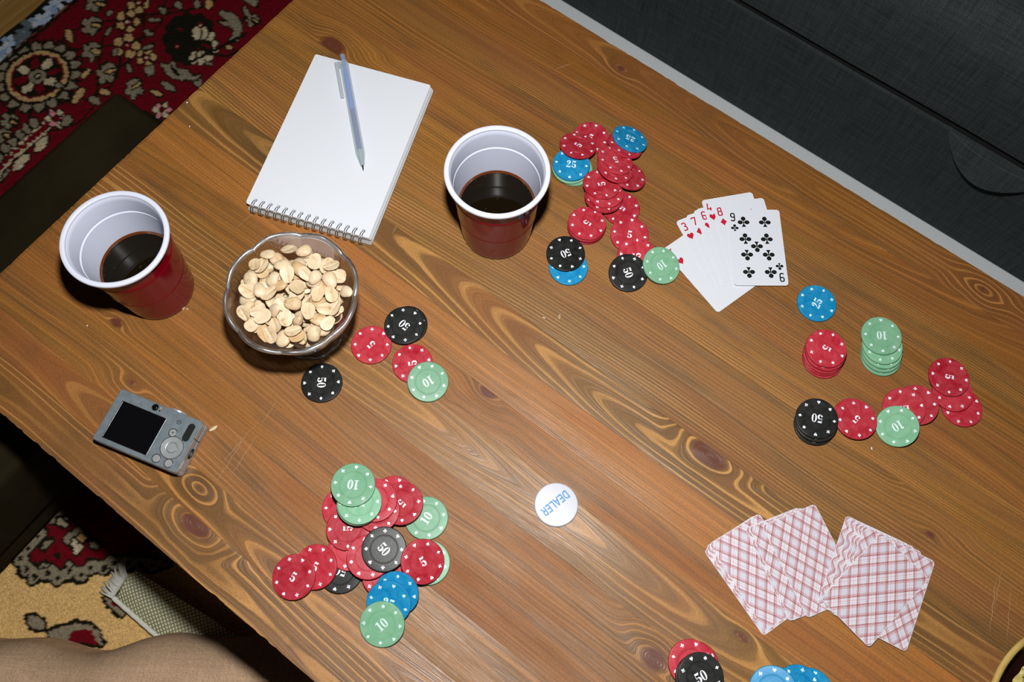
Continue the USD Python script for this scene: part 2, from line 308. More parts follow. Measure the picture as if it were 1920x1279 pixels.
M_nut = mat('roasted_peanut', {'tc': ('texture_coordinate', {}), 'oi': ('object_info', {}), 'sh': ('vector_math', {'math_type': 'scale', 'vector1': (9.3, 4.1, 6.7)}), 'ad': ('vector_math', {'math_type': 'add'}),
    'n': ('noise_texture', {'scale': 130, 'detail': 4, 'roughness': .6}), 'r': ('rgb_ramp', {'ramp': [(.28, (0.42, 0.26, 0.12)), (.42, (0.60, 0.47, 0.30)), (.75, (0.68, 0.57, 0.41))]}),
    'cr': ('rgb_ramp', {'ramp': [(0, (.80, .66, .50)), (.08, (.94, .86, .74)), (.4, (1.0, .98, .95)), (1, (1.04, 1.03, 1.04))]}), 'm': ('mix_color', {'blend_type': 'multiply', 'fac': 1.0, 'use_clamp': False}),
    'b': ('bump', {'strength': .25, 'distance': .0006}), 'p': ('principled_bsdf', {'roughness': .45, 'specular_ior_level': .35})},
    [('oi.random', 'sh.scale'), ('tc.object', 'ad.vector1'), ('sh.vector', 'ad.vector2'), ('ad.vector', 'n.vector'), ('n.fac', 'r.fac'), ('oi.random', 'cr.fac'), ('r.color', 'm.a'), ('cr.color', 'm.b'), ('m.result', 'p.base_color'), ('n.fac', 'b.height'), ('b.normal', 'p.normal')])

def plaid_ramp():
    P = 17.0; n = 256
    x = (np.arange(n) + .5) / n * P
    c = np.ones((n, 3))
    def line(x0, w, col, soft=.08):
        k = np.clip((w / 2 + soft - np.abs(x - x0)) / (2 * soft), 0, 1)[:, None]
        c[:] = c * (1 - k) + np.asarray(col) * k * np.minimum(c, 1)
    red, thin, grey, pink = (0.50, 0.05, 0.05), (0.66, 0.22, 0.24), (0.70, 0.72, 0.82), (0.86, 0.60, 0.64)
    for p0 in (.9, 1.75): line(p0, .47, red)
    for p0 in (2.7, 3.3): line(p0, .28, thin)
    for p0 in np.arange(4.2, 8.3, .68): line(p0, .22, grey)
    for p0 in (8.9, 9.45): line(p0, .28, thin)
    for p0 in (10.3, 11.15): line(p0, .47, red)
    line(12.2, .16, grey)
    line(14.0, .5, pink, .3); line(15.9, .18, grey)
    return [(i / (n - 1), tuple(c[i])) for i in range(n)]

ang = math.radians(37)
M_back = mat('plaid_card_back', {'c': ('attribute', {'attribute': 'cardmm'}),
    'd1': ('vector_math', {'math_type': 'dot_product', 'vector2': (math.cos(ang) / 17, math.sin(ang) / 17, 0)}), 'd2': ('vector_math', {'math_type': 'dot_product', 'vector2': (math.cos(ang) / 17, -math.sin(ang) / 17, 0)}),
    'o1': ('math', {'math_type': 'add', 'value2': 40.0}), 'o2': ('math', {'math_type': 'add', 'value2': 40.35}), 'f1': ('math', {'math_type': 'fraction'}), 'f2': ('math', {'math_type': 'fraction'}),
    'r1': ('rgb_ramp', {'ramp': plaid_ramp()}), 'r2': ('rgb_ramp', {'ramp': plaid_ramp()}), 'm': ('mix_color', {'blend_type': 'multiply', 'fac': 1.0}), 'm2': ('mix_color', {'blend_type': 'multiply', 'fac': 1.0, 'b': (.70, .685, .725)}),
    'p': ('principled_bsdf', {'roughness': .38})},
    [('c.vector', 'd1.vector1'), ('c.vector', 'd2.vector1'), ('d1.value', 'o1.value1'), ('d2.value', 'o2.value1'), ('o1.value', 'f1.value1'), ('o2.value', 'f2.value1'), ('f1.value', 'r1.fac'), ('f2.value', 'r2.fac'),
     ('r1.color', 'm.a'), ('r2.color', 'm.b'), ('m.result', 'm2.a'), ('m2.result', 'p.base_color')])

# ---------------------------------------------------------------- floor
fp = thing('floor', 'oak plank floor under the rugs', 'floor', None, None, 'structure')
part(fp, 'subfloor', bx(-2.1, 1.9, -1.7, 2.3, ZF - .03, ZF - .012), M_sub)
for i in range(32):
    x0 = -2.1 + i * .125
    for y0, y1 in ((-1.7, -.2 + (i % 3) * .5), (-.2 + (i % 3) * .5, 2.3)):
        part(fp, 'plank', bx(x0 + .0006, x0 + .1244, y0 + .0006, y1 - .0006, ZF - .012, ZF, .0008), M_floor)

# ---------------------------------------------------------------- patterned rug
RX0, RX1, RY0, RY1 = -1.278, -0.25, -0.62, 0.715
ZR = ZF + .008
st = .0028
gx = np.arange(RX0, RX1 + st / 2, st); gy = np.arange(RY0, RY1 + st / 2, st)
PX, PY = np.meshgrid(gx, gy, indexing='ij')
FX, FY = PX.ravel(), PY.ravel()
rng = np.random.default_rng(5)
col = np.zeros((len(FX), 3))
RED, DRED, BLK, BEI, GRY, CRM, PNK = (0.155, 0.003, 0.009), (0.20, 0.004, 0.012), (0.012, 0.010, 0.004), (0.55, 0.35, 0.15), (0.27, 0.225, 0.15), (0.60, 0.50, 0.32), (0.70, 0.28, 0.30)
FIELD = (0.78, 0.50, 0.19)
jx = (meshkit.noise(np.stack([FX * 150, FY * 150, FX * 0], 1), 3) - .5) * .004
jy = (meshkit.noise(np.stack([FX * 150, FY * 150, FX * 0 + 9], 1), 4) - .5) * .004
QX, QY = FX + jx, FY + jy
def paint(shape, c):
    x0, y0, x1, y1 = shape.bounds
    k = np.nonzero((QX > x0) & (QX < x1) & (QY > y0) & (QY < y1))[0]
    if len(k):
        k = k[shapely.contains_xy(shape, QX[k], QY[k])]
        col[k] = c
def world(pts, s=3.996, ox=0, oy=0):
    return [tuple(at(ox + x / s, oy + y / s, ZR)[:2]) for x, y in pts]
def poly(pts, **kw): return Polygon(world(pts, **kw)).buffer(0)
def outlined(shape, c, w=.0032, oc=BLK):
    paint(shape.buffer(w), oc); paint(shape, c)
def leaf(cx, cy, L, wd, a, c, w=.0030):
    t = np.linspace(0, 2 * np.pi, 28)
    a = math.radians(a)
    u = L / 2 * np.cos(t); v = wd / 2 * np.sin(t) * (np.abs(np.sin(t)) ** .35)
    outlined(poly([(cx + p * math.cos(a) - q * math.sin(a), cy + p * math.sin(a) + q * math.cos(a)) for p, q in zip(u, v)]), c, w)
col[:] = RED
XF = -0.955                                     # the inner guard stripe; the tan field begins beyond it
paint(sbox(XF - .03, RY0, RX1, .335), BLK)
paint(sbox(XF + .045, RY0, RX1, .33), FIELD)
# scrolling stems of the border
for k in range(5):
    t = np.linspace(0, 1, 60)
    y = -.5 + 1.2 * t; x = -1.12 + .05 * np.sin(t * 24 + k * 1.3) + .012 * k - .03
    paint(LineString(np.stack([x, y], 1)).buffer(.0022), BLK)
rr = random.Random(11)
for k in range(60):                             # small filler leaves over the border outside the drawn motifs
    y = rr.uniform(-.6, .12); x = rr.uniform(-1.25, -.99)
    a = rr.uniform(0, math.pi); c = rr.choice([BEI, GRY, GRY, BEI])
    t = np.linspace(0, 2 * np.pi, 20); L, wd = rr.uniform(.02, .045), rr.uniform(.010, .02)
    outlined(Polygon([(x + L / 2 * math.cos(q) * math.cos(a) - wd / 2 * math.sin(q) * math.sin(a), y + L / 2 * math.cos(q) * math.sin(a) + wd / 2 * math.sin(q) * math.cos(a)) for q in t]), c)
# round medallion
MC = at(280 / 3.996, 570 / 3.996, ZR)[:2]
def star(c, r0, r1, n, ph=0.0, m=8):
    t = np.linspace(0, 2 * np.pi, n * m, endpoint=False)
    r = r0 + (r1 - r0) * (.5 + .5 * np.cos(n * (t + ph))) ** .6
    return Polygon(np.stack([c[0] + r * np.cos(t), c[1] + r * np.sin(t)], 1)).buffer(0)
paint(star(MC, .066, .078, 18), BLK); paint(star(MC, .060, .073, 18), GRY)
for k in range(18):
    a = k * 2 * np.pi / 18 + .17
    paint(LineString([(MC[0] + .052 * math.cos(a), MC[1] + .052 * math.sin(a)), (MC[0] + .076 * math.cos(a), MC[1] + .076 * math.sin(a))]).buffer(.0026), BLK)
for r, c in ((.057, BLK), (.0515, BEI), (.0445, RED), (.041, BLK)): paint(Point(*MC).buffer(r), c)
for k in range(8):
    a = k * math.pi / 4 + .2
    p = (MC[0] + .0265 * math.cos(a), MC[1] + .0265 * math.sin(a))
    paint(affinity.rotate(affinity.scale(Point(*p).buffer(.0088), 1.25, .85), math.degrees(a)), RED if k % 2 else CRM)
for r, c in ((.0140, GRY), (.0065, BLK), (.0036, CRM)): paint(Point(*MC).buffer(r), c)
# five-petalled flowers
for cx, cy, s in ((960, 160, 1), (950, 345, 1.1), (1095, 430, .85), (1040, 20, .9)):
    for k in range(5):
        a = k * 72 - 90 + cx
        leaf(cx + 66 * s * math.cos(math.radians(a)), cy + 60 * s * math.sin(math.radians(a)), 54 * s, 60 * s, a, BEI, .0026)
    paint(poly([(cx + 12 * math.cos(q), cy + 12 * math.sin(q)) for q in np.linspace(0, 6.28, 12)]), CRM)
# grey tulips
def tulip(cx, cy, s, a):
    a = math.radians(a)
    P = [(-.9, -.1), (-.75, -.5), (-.35, -.42), (-.1, -.75), (.35, -.7), (.75, -.45), (.95, -.05), (.7, .35), (.35, .42), (.3, .8), (-.05, .95), (-.25, .55), (-.7, .75), (-.95, .45), (-.6, .15)]
    pts = [(cx + s * (x * math.cos(a) - y * math.sin(a)), cy + s * (x * math.sin(a) + y * math.cos(a))) for x, y in P]
    outlined(poly(pts), GRY)
    leaf(cx + s * .35 * math.cos(a) + s * .05, cy + s * .35 * math.sin(a), s * .95, s * .32, math.degrees(a) + 8, BEI, .0038)
for q in ((690, 190, 82, 0), (690, 380, 82, 5), (800, 545, 90, -25), (1005, 660, 80, -50), (720, 25, 74, 10), (1895, 150, 56, 30)): tulip(*q)
for q in ((520, 268, 105, 52, 70, BEI), (645, 550, 90, 34, -40, BEI), (585, 720, 150, 56, -50, BEI), (785, 690, 80, 48, 20, BEI), (1172, 700, 100, 44, 25, BEI), (1565, 30, 60, 70, 0, BEI),
          (820, 95, 60, 28, -60, GRY), (1340, 40, 70, 44, 60, GRY), (1150, 147, 90, 26, 0, GRY), (1110, 245, 80, 36, 30, GRY), (1110, 350, 90, 30, -15, GRY), (812, 235, 70, 30, -50, GRY), (965, 512, 70, 40, 70, GRY),
          (1260, 648, 120, 44, 30, GRY), (855, 392, 60, 30, -60, GRY), (1220, 75, 70, 32, 60, GRY), (1480, 25, 70, 44, 80, GRY), (1850, 100, 110, 40, 60, GRY), (710, 755, 80, 56, 30, GRY), (1480, 610, 90, 50, 60, GRY),
          (440, 640, 70, 30, 20, GRY), (1560, 470, 60, 30, 40, GRY), (1720, 360, 60, 24, 10, BEI)): leaf(*q)
# black palmette with cream inner lobes
for k in range(9):
    a = math.radians(95 + k * 28)
    leaf(1430 + 128 * math.cos(a), 290 + 118 * math.sin(a), 150, 108, math.degrees(a), BLK, .0035)
paint(poly([(1430 + 95 * math.cos(q), 275 + 95 * math.sin(q)) for q in np.linspace(0, 6.28, 24)]), BLK)
for k in range(8):
    a = math.radians(108 - k * 29)
    leaf(1505 + 100 * math.cos(a) - 20, 350 + 96 * math.sin(a) - 10, 104, 64, math.degrees(a), CRM, .0025)
leaf(1540, 345, 110, 72, 20, BLK); leaf(1545, 345, 70, 26, 20, RED)
for cx, cy in ((1355, 222), (1500, 185), (1325, 350)):
    leaf(cx, cy, 40, 36, 0, RED, .001); leaf(cx, cy, 14, 12, 0, CRM, .0005)
# curling grey leaves
for pts in ([(1200, 470), (1260, 490), (1300, 460), (1330, 510), (1400, 520), (1440, 570), (1500, 560), (1480, 595), (1390, 600), (1300, 590), (1240, 545)],
            [(1660, 80), (1740, 100), (1800, 150), (1815, 220), (1780, 300), (1700, 330), (1740, 270), (1750, 210), (1690, 190), (1640, 165), (1720, 160), (1640, 120)],
            [(1085, 500), (1150, 490), (1160, 560), (1110, 570), (1080, 540)]): outlined(poly(pts), GRY)
for pts in ([(1380, 480), (1560, 400), (1700, 330), (1850, 250)], [(1560, 400), (1700, 420), (1800, 380)], [(1280, 500), (1330, 560)]): paint(LineString(world(pts)).buffer(.003), BLK)
outlined(poly([(1800, -10), (1925, 50), (1925, 0), (1860, -30)]), GRY)
# guard stripe and its buds
gs = [(-40, 1300), (60, 1185), (200, 1070), (300, 985), (395, 905)]
paint(LineString(world(gs)).buffer(.013), BLK)
paint(LineString(world(gs)).buffer(.0098), CRM)
zz = []
for a, b in zip(gs[:-1], gs[1:]):
    for t in np.linspace(0, 1, 7)[:-1]: zz.append((a[0] + (b[0] - a[0]) * t + (9 if len(zz) % 2 else -9), a[1] + (b[1] - a[1]) * t + (9 if len(zz) % 2 else -9)))
paint(LineString(world(zz)).buffer(.0036), RED)
for cx, cy, s in ((420, 888, 1.0), (1215, 822, .9)):
    for k in range(6): leaf(cx + 50 * s * math.cos(k * 1.05), cy + 42 * s * math.sin(k * 1.05), 62 * s, 46 * s, k * 60, CRM if k % 2 else PNK, .002)
    leaf(cx, cy, 50 * s, 40 * s, 0, RED, .002)
for cx, cy in ((-10, 1180), (40, 1110), (95, 1062), (148, 1012), (198, 968), (252, 918)): leaf(cx, cy, 82, 56, 60, GRY)
for cx, cy, L in ((310, 1078, 150), (160, 1215, 170), (500, 905, 90)): leaf(cx, cy, L, 62, -48, CRM if cx < 450 else GRY)
for cx, cy in ((80, 905), (20, 1010)): tulip(cx, cy, 70, 20)
# outer guard lines along the long edge
for dx, c, w in ((.004, BLK, .006), (.016, GRY, .002), (.024, BLK, .003), (.030, GRY, .0010), (.037, BLK, .003)):
    paint(LineString([(RX0 + dx, RY0), (RX0 + dx, RY1)]).buffer(w), c)
for dy, c, w in ((-.006, BLK, .008), (-.03, GRY, .010), (-.046, BLK, .004)):
    paint(LineString([(RX0, RY1 + dy), (RX1, RY1 + dy)]).buffer(w), c)
# corner ornament on the tan field
kz = dict(s=3.052, oy=860)
vee = poly([(165, 195), (215, 170), (260, 215), (275, 265), (262, 320), (320, 390), (430, 370), (520, 450), (620, 540), (590, 572), (500, 560), (470, 612), (400, 580), (350, 628), (300, 590), (220, 628), (172, 560), (230, 500), (280, 430), (250, 330), (215, 260)], **kz)
vee = unary_union([vee, sbox(-.66, -.22, -.45, -.06).intersection(vee.envelope.buffer(.12)) if False else vee])
core = unary_union([vee, poly([(215, 260), (620, 540), (900, 560), (700, 200), (420, 60)], **kz)])
blob = core.buffer(.0125)
tt = np.array(blob.exterior.coords)
bumps = unary_union([Point(*blob.exterior.interpolate(d).coords[0]).buffer(.0085) for d in np.arange(0, blob.exterior.length, .0175)])
ornament = unary_union([blob, bumps])
paint(ornament.buffer(.0045), BLK); paint(ornament, GRY); paint(core.buffer(.004), BLK); paint(core, RED)
for d in np.arange(0, blob.exterior.length, .0175):
    p = blob.exterior.interpolate(d).coords[0]
    paint(Point(*p).buffer(.0036), BLK)
for cx, cy, L, wd, a, c in ((330, 330, 110, 50, -50, GRY), (420, 440, 120, 60, -40, GRY), (360, 365, 70, 40, 20, CRM), (440, 500, 90, 46, 80, CRM), (470, 450, 60, 40, 0, BEI), (270, 490, 90, 30, -45, GRY), (540, 490, 60, 40, 20, GRY),
                            (205, 215, 60, 36, 60, GRY), (250, 610, 60, 24, -10, GRY), (330, 560, 26, 16, 0, BLK), (400, 600, 40, 30, 30, GRY), (380, 340, 30, 22, 0, CRM)):
    t = np.linspace(0, 6.28, 22); aa = math.radians(a)
    outlined(poly([(cx + L / 2 * math.cos(q) * math.cos(aa) - wd / 2 * math.sin(q) * math.sin(aa), cy + L / 2 * math.cos(q) * math.sin(aa) + wd / 2 * math.sin(q) * math.cos(aa)) for q in t], **kz), c, .0034)
outlined(poly([(165, 905), (205, 900), (245, 925), (250, 965), (215, 985), (180, 970), (160, 935)], **kz), GRY, .0045)
outlined(poly([(280, 985), (350, 965), (430, 945), (500, 945), (560, 980), (590, 1060), (300, 1060)], **kz), GRY, .0045)
paint(poly([(400, 1000), (470, 970), (530, 990), (560, 1060), (380, 1060)], **kz), RED)
outlined(poly([(600, 800), (660, 760), (760, 860), (700, 895), (640, 860)], **kz), GRY, .0045)
paint(poly([(640, 830), (680, 800), (730, 850), (690, 870)], **kz), RED)
col *= (1 + rng.normal(0, .05, len(col)))[:, None]
zz_ = ZR + .0006 * rng.normal(0, 1, PX.shape)
edge = np.zeros(PX.shape, bool); edge[0] = edge[-1] = True; edge[:, 0] = edge[:, -1] = True
zz_[edge] = ZF + .0005
rug = trimesh.Trimesh(np.stack([FX, FY, zz_.ravel()], 1), fill_faces(len(gx), len(gy)), process=False)
top('patterned_rug', rug, M_rug, 'deep red oriental wool rug with flower border and tan field, under the table', 'rug', smooth=True, prim={'pile': (C3, np.clip(col, 0, 1))})

# black floral cloth lying along the rug edge
cx_ = np.arange(0, .037, .0025); cy_ = np.arange(0, .50, .0025)
CX, CY = np.meshgrid(cx_, cy_, indexing='ij')
QX, QY = (CX - 1.2805).ravel(), (CY + .16).ravel()
col = np.tile(np.array((0.010, 0.010, 0.008)), (QX.size, 1))
rb = random.Random(4)
PB = [(0.42, 0.52, 0.70), (0.50, 0.58, 0.72), (0.28, 0.38, 0.56), (0.55, 0.60, 0.66)]
for k in range(34):
    y = .17 + k * .0148; x = -1.2565 + rb.uniform(-.008, .008)
    if rb.random() < .25: paint(Point(x - .012, y).buffer(.006), (0.10, 0.13, 0.08))
    for q in range(4):
        a = q * math.pi / 2 + rb.uniform(0, .6)
        paint(affinity.rotate(affinity.scale(Point(x + .0072 * math.cos(a), y + .0072 * math.sin(a)).buffer(.0064), 1.1, .9), math.degrees(a)), PB[(k + q) % 4] if (k // 3) % 4 != 3 else (0.12, 0.15, 0.17))
    paint(Point(x, y).buffer(.0018), (0.3, 0.35, 0.2))
zc = ZR + .0035 + .0012 * np.sin(CY * 60) + 0 * CX
v1 = np.stack([QX, QY, zc.ravel()], 1)
clo = trimesh.Trimesh(np.vstack([v1, v1 - [0, 0, .0015]]), np.vstack([fill_faces(*CX.shape), fill_faces(*CX.shape)[:, ::-1] + len(v1)]), process=False)
top('floral_cloth', clo, M_rug, 'narrow black cloth printed with pale blue hydrangea flowers along the rug edge', 'cloth', smooth=True, prim={'pile': (C3, np.vstack([col, col]))})

# pale runner between the table and the sofa
RUN = thing('floor_runner', 'pale grey runner seen as a strip between table and sofa', 'rug', mat4(loc=(.2, .95, ZF)))
part(RUN, 'pile', bx(-1.0, 1.3, -.225, .35, 0, .0035, .001), M_runner)
part(RUN, 'binding', cat_(*[tube([(-1.0, y, .0024), (1.3, y, .0024)], .0024) for y in (-.226, .351)]), M_runner, True)

# folded corner mat with fringe
fd = thing('folded_rug_corner', 'folded over rug corner showing its pale woven back and fringe', 'rug', mat4(loc=(0, 0, ZR)))
wq = lambda x, y, z: np.array(at(x, y, ZR + z)) - [0, 0, ZR]
A0, A1 = wq(214, 1122, .014), wq(305, 1202, .012)
B0, B1 = wq(250, 1068, .03), wq(440, 1190, .03)
nu, nv = 60, 40
g = []
for i in range(nu):
    u = i / (nu - 1)
    a = A0 + (A1 - A0) * u * 1.7; b = B0 + (B1 - B0) * u * 1.15
    for j in range(nv):
        w = j / (nv - 1)
        p = a + (b - a) * w
        p[2] = .006 + .018 * math.sin(min(w * 1.4, 1) * math.pi / 2) + .002 * math.sin(u * 9)
        g.append(p)
g = np.array(g); low = g.copy(); low[:, 2] = np.maximum(g[:, 2] - .008, .0008)
ff = fill_faces(nu, nv)
mm = trimesh.Trimesh(np.vstack([g, low]), np.vstack([ff, ff[:, ::-1] + len(g)]), process=False)
M_weave = basket('grey_green_backing', (0.30, 0.30, 0.14), (0.86, 0.88, 0.70), 70, 0.62)
part(fd, 'woven_back', mm, M_weave, True, prim={'cloth': (C3, np.vstack([g, g]))})
ra = random.Random(3)
fr = []
M_fringe = plain('pale_cotton', (0.74, 0.75, 0.66), 0.9)
for k in range(34):
    t = k / 33
    p0 = A0 + (B0 - A0) * t * .75 + np.array([0, 0, .004])
    p1 = wq(190 + 44 * t + ra.uniform(-5, 5), 1108 - 60 * t + ra.uniform(-7, 9), .006)
    pm = (p0 + p1) / 2 + np.array([ra.uniform(-.004, .004), ra.uniform(-.004, .004), .008])
    s = np.linspace(0, 1, 7)[:, None]
    fr.append(tube((1 - s) ** 2 * p0 + 2 * s * (1 - s) * pm + s ** 2 * p1, .0013, 6))
part(fd, 'fringe', cat_(*fr), M_fringe, True, kind='stuff')
part(fd, 'edge_binding', tube([A0 + (A1 - A0) * t * 1.7 + [0, 0, .0015 + .001 * math.sin(t * 60)] for t in np.linspace(0, 1, 30)], .0032, 8), M_fringe, True)

# ---------------------------------------------------------------- dark upholstered bench at the short end
bn = thing('low_bench', 'low dark brown suede bench at the short end of the table', 'bench', mat4(loc=(-.715, -.1, ZR + .0045)))
part(bn, 'seat', rbox(-.147, .147, -.40, .372, .09, .22, .012, 2), M_bench, 30)
part(bn, 'base', bx(-.13, .13, -.38, .352, .03, .09, .003), M_bench)
for sx in (-1, 1):
    for y in (-.35, .32): part(bn, 'leg', lathe([(0, 0), (.014, 0), (.02, .03), (0, .03)], 20), M_blackp, 30) and None
legs_b = [p for p in sorted(used) if p.startswith(bn + '/leg')]
for p, (x, y) in zip(legs_b, ((-.11, -.35), (-.11, .32), (.11, -.35), (.11, .32))):
    UsdGeom.Xformable(stage.GetPrimAtPath(p)).AddTranslateOp().Set(Gf.Vec3d(x, y, 0))

# ---------------------------------------------------------------- tan floor cushion in the near corner
ca = math.atan2(.145, .198)
cm = mat4(rotz(ca), tuple(at(240, 1188, -.30)[:2]) + (ZR,))
L0, L1, D0, HC = -.34, .42, -.42, .135
us = np.linspace(0, 1, 150); vs = np.linspace(0, 1, 90)
U, V = np.meshgrid(us, vs, indexing='ij')
def se(t): return np.clip(1 - np.abs(2 * t - 1) ** 5, 0, 1) ** .42
X = L0 + (L1 - L0) * U; Y = D0 * V
prof_ = se(U) * se(V)
nz = meshkit.fbm(np.stack([X * 9 + Y * 3, Y * 7, X * 0], -1), 3, 2) - .5
ridge = np.exp(-((X * .8 + Y * .9 - .17 - .03 * np.sin(Y * 20)) / .012) ** 2) * .010 - np.exp(-((X * .9 + Y * .5 + .19) / .02) ** 2) * .008 + np.exp(-((X * .55 + Y * 1.0 + .10) / .015) ** 2) * .006
Zt = .006 + (HC + .045 * nz + ridge) * prof_
Y = Y - .004 + .010 * np.sin(X * 17) * (1 - V) + .006 * np.sin(X * 41 + 1) * (1 - V)
topv = np.stack([X.ravel(), Y.ravel(), Zt.ravel()], 1); botv = topv.copy(); botv[:, 2] = .004 + 0 * botv[:, 2]
ff = fill_faces(150, 90)
cu = thing('floor_cushion', 'tan brown twill floor cushion with soft creases below the table corner', 'cushion', cm)
part(cu, 'cover', trimesh.Trimesh(np.vstack([topv, botv]), np.vstack([ff, ff[:, ::-1] + len(topv)]), process=False), M_cush, True, prim={'cloth': (C3, np.vstack([topv, topv]))})

# ---------------------------------------------------------------- sofa
sf = thing('sofa', 'charcoal grey woven fabric sofa along the far side of the table', 'sofa', mat4(loc=(.1, .95, ZF)))
def clothbox(x0, x1, y0, y1, z0, z1, r, n=4):
    m = rbox(x0, x1, y0, y1, z0, z1, r, n)
    v, f = trimesh.remesh.subdivide_to_size(m.vertices, m.faces, .12)
    m = trimesh.Trimesh(v, f); m.merge_vertices()
    c = np.stack([m.vertices[:, 0], m.vertices[:, 2] - m.vertices[:, 1], m.vertices[:, 2] * 0], 1)
    return m, c
def part_cloth(parent, name, m, sm=True):
    p = unique(parent + '/' + name)
    v, f, n = meshkit.arrays(m, sm)
    me = usdkit.mesh(stage, p, trimesh.Trimesh(v, f, process=False), M_sofa, False)
    me.CreateNormalsAttr(Vt.Vec3fArray.FromNumpy(n.astype(np.float32))); me.SetNormalsInterpolation('vertex')
    cl = np.stack([v[:, 0], v[:, 2] + v[:, 1], v[:, 2] * 0], 1).astype(np.float32)
    UsdGeom.PrimvarsAPI(me).CreatePrimvar('cloth', C3, 'vertex').Set(Vt.Vec3fArray.FromNumpy(cl))
    return p
m, _ = clothbox(-1.05, 1.15, 0, .80, .0045, .2085, .005); part_cloth(sf, 'base_panel', m, 40)
def slab(x0, x1, prof, nx=60, bulge=.004):
    """a cushion: the closed (y, z) outline swept along x, a little fuller in the middle"""
    pr = np.asarray(prof); k = len(pr); xs = np.linspace(x0, x1, nx); cy, cz = pr.mean(0); v = []
    for i, x in enumerate(xs):
        e = min(i, nx - 1 - i); q = (.93, .985, 1.0)[min(e, 2)]
        b = meshkit.noise(np.stack([np.full(k, x * 5), pr[:, 0] * 9, pr[:, 1] * 9], 1), 6) - .5
        n = (pr - [cy, cz]); n = n / np.linalg.norm(n, axis=1, keepdims=True)
        o = np.array([cy, cz]) + (pr - [cy, cz]) * q + n * (b * bulge)[:, None]
        v.append(np.column_stack([np.full(k, x), o]))
    v = np.vstack(v); j = np.arange(k); j2 = (j + 1) % k; f = []
    for i in range(nx - 1):
        f += [np.stack([i * k + j, i * k + j2, (i + 1) * k + j2], 1), np.stack([i * k + j, (i + 1) * k + j2, (i + 1) * k + j], 1)]
    for base in (0, (nx - 1) * k): f.append(np.stack([np.full(k - 2, base), base + np.arange(1, k - 1), base + np.arange(2, k)], 1))
    m = trimesh.Trimesh(v, np.vstack(f), process=False); m.fix_normals(); return m
def outline(y0, y1, z0, z1, rb, rt, n=8):
    P = []
    for cy, cz, r, a0 in ((y0 + rb, z0 + rb, rb, 180), (y1 - rb, z0 + rb, rb, 270), (y1 - rt, z1 - rt, rt, 0), (y0 + rt, z1 - rt, rt, 90)):
        P += [(cy + r * math.cos(math.radians(a0 + 90 * t)), cz + r * math.sin(math.radians(a0 + 90 * t))) for t in np.linspace(0, 1, n)]
    out = []
    for a, b in zip(P, P[1:] + P[:1]):
        k = max(1, int(math.hypot(b[0] - a[0], b[1] - a[1]) / .03))
        out += [(a[0] + (b[0] - a[0]) * t / k, a[1] + (b[1] - a[1]) * t / k) for t in range(k)]
    return out
part_cloth(sf, 'seat_cushion', slab(-1.05, 1.15, outline(-.008, .80, .2265, .405, .006, .06)), 40)
part_cloth(sf, 'backrest', slab(-1.05, 1.15, outline(.60, .86, .412, .82, .03, .06)), 40)
part(sf, 'gap_lining', bx(-1.045, 1.145, .003, .78, .2087, .2115), M_sofadark)  # black sheet painting the shade in the gap below the seat cushion
# fabric pull tab at the gap: a crescent flap that bellies out and droops
tl = 30
def tabpt(t, w):
    x = -.008 + .150 * t
    drop = .034 * math.sin(math.pi * min(max(t, 0), 1)) ** .72
    out = .002 + .032 * math.sin(math.pi * t) ** .8
    return np.array([x, -.004 - out * (.30 + .70 * w), .2150 - drop * w + .003 * math.sin(math.pi * t) * (1 - w)])
g = np.array([tabpt(i / tl, j / 12) for i in range(tl + 1) for j in range(13)]); g2 = g + [0, .003, 0]
ff = fill_faces(tl + 1, 13)
m = trimesh.Trimesh(np.vstack([g, g2]), np.vstack([ff, ff[:, ::-1] + len(g)]), process=False)
tp = part_cloth(sf, 'pull_tab', m, True)
sd = [bx(-.0013, .0013, -.0003, .0003, -.0003, .0003) for _ in range(34)]
for k, s in enumerate(sd):
    p = tabpt((k + 2) / 38, .17) + [0, -.0006, 0]; q = tabpt((k + 2.5) / 38, .17) + [0, -.0006, 0]
    d = (q - p) / np.linalg.norm(q - p); R = np.eye(3); R[:, 0] = d; R[:, 1] = np.cross((0, 0, 1), d); R[:, 1] /= np.linalg.norm(R[:, 1]); R[:, 2] = np.cross(d, R[:, 1])
    s.apply_transform(mat4(R, p))
part(tp, 'stitching', cat_(*sd), M_stitch, kind='stuff')

# ---------------------------------------------------------------- the table
TX0, TX1 = -.6193, .58
BY = [-.1087, -.0685, -.0350, .0130, .0570, .1050, .1550, .1920, .2320, .2750, .3140, .3580, .4020, .4440, .4860, .5270, .5670, .6068]
BR = lin(118, 84, 52)
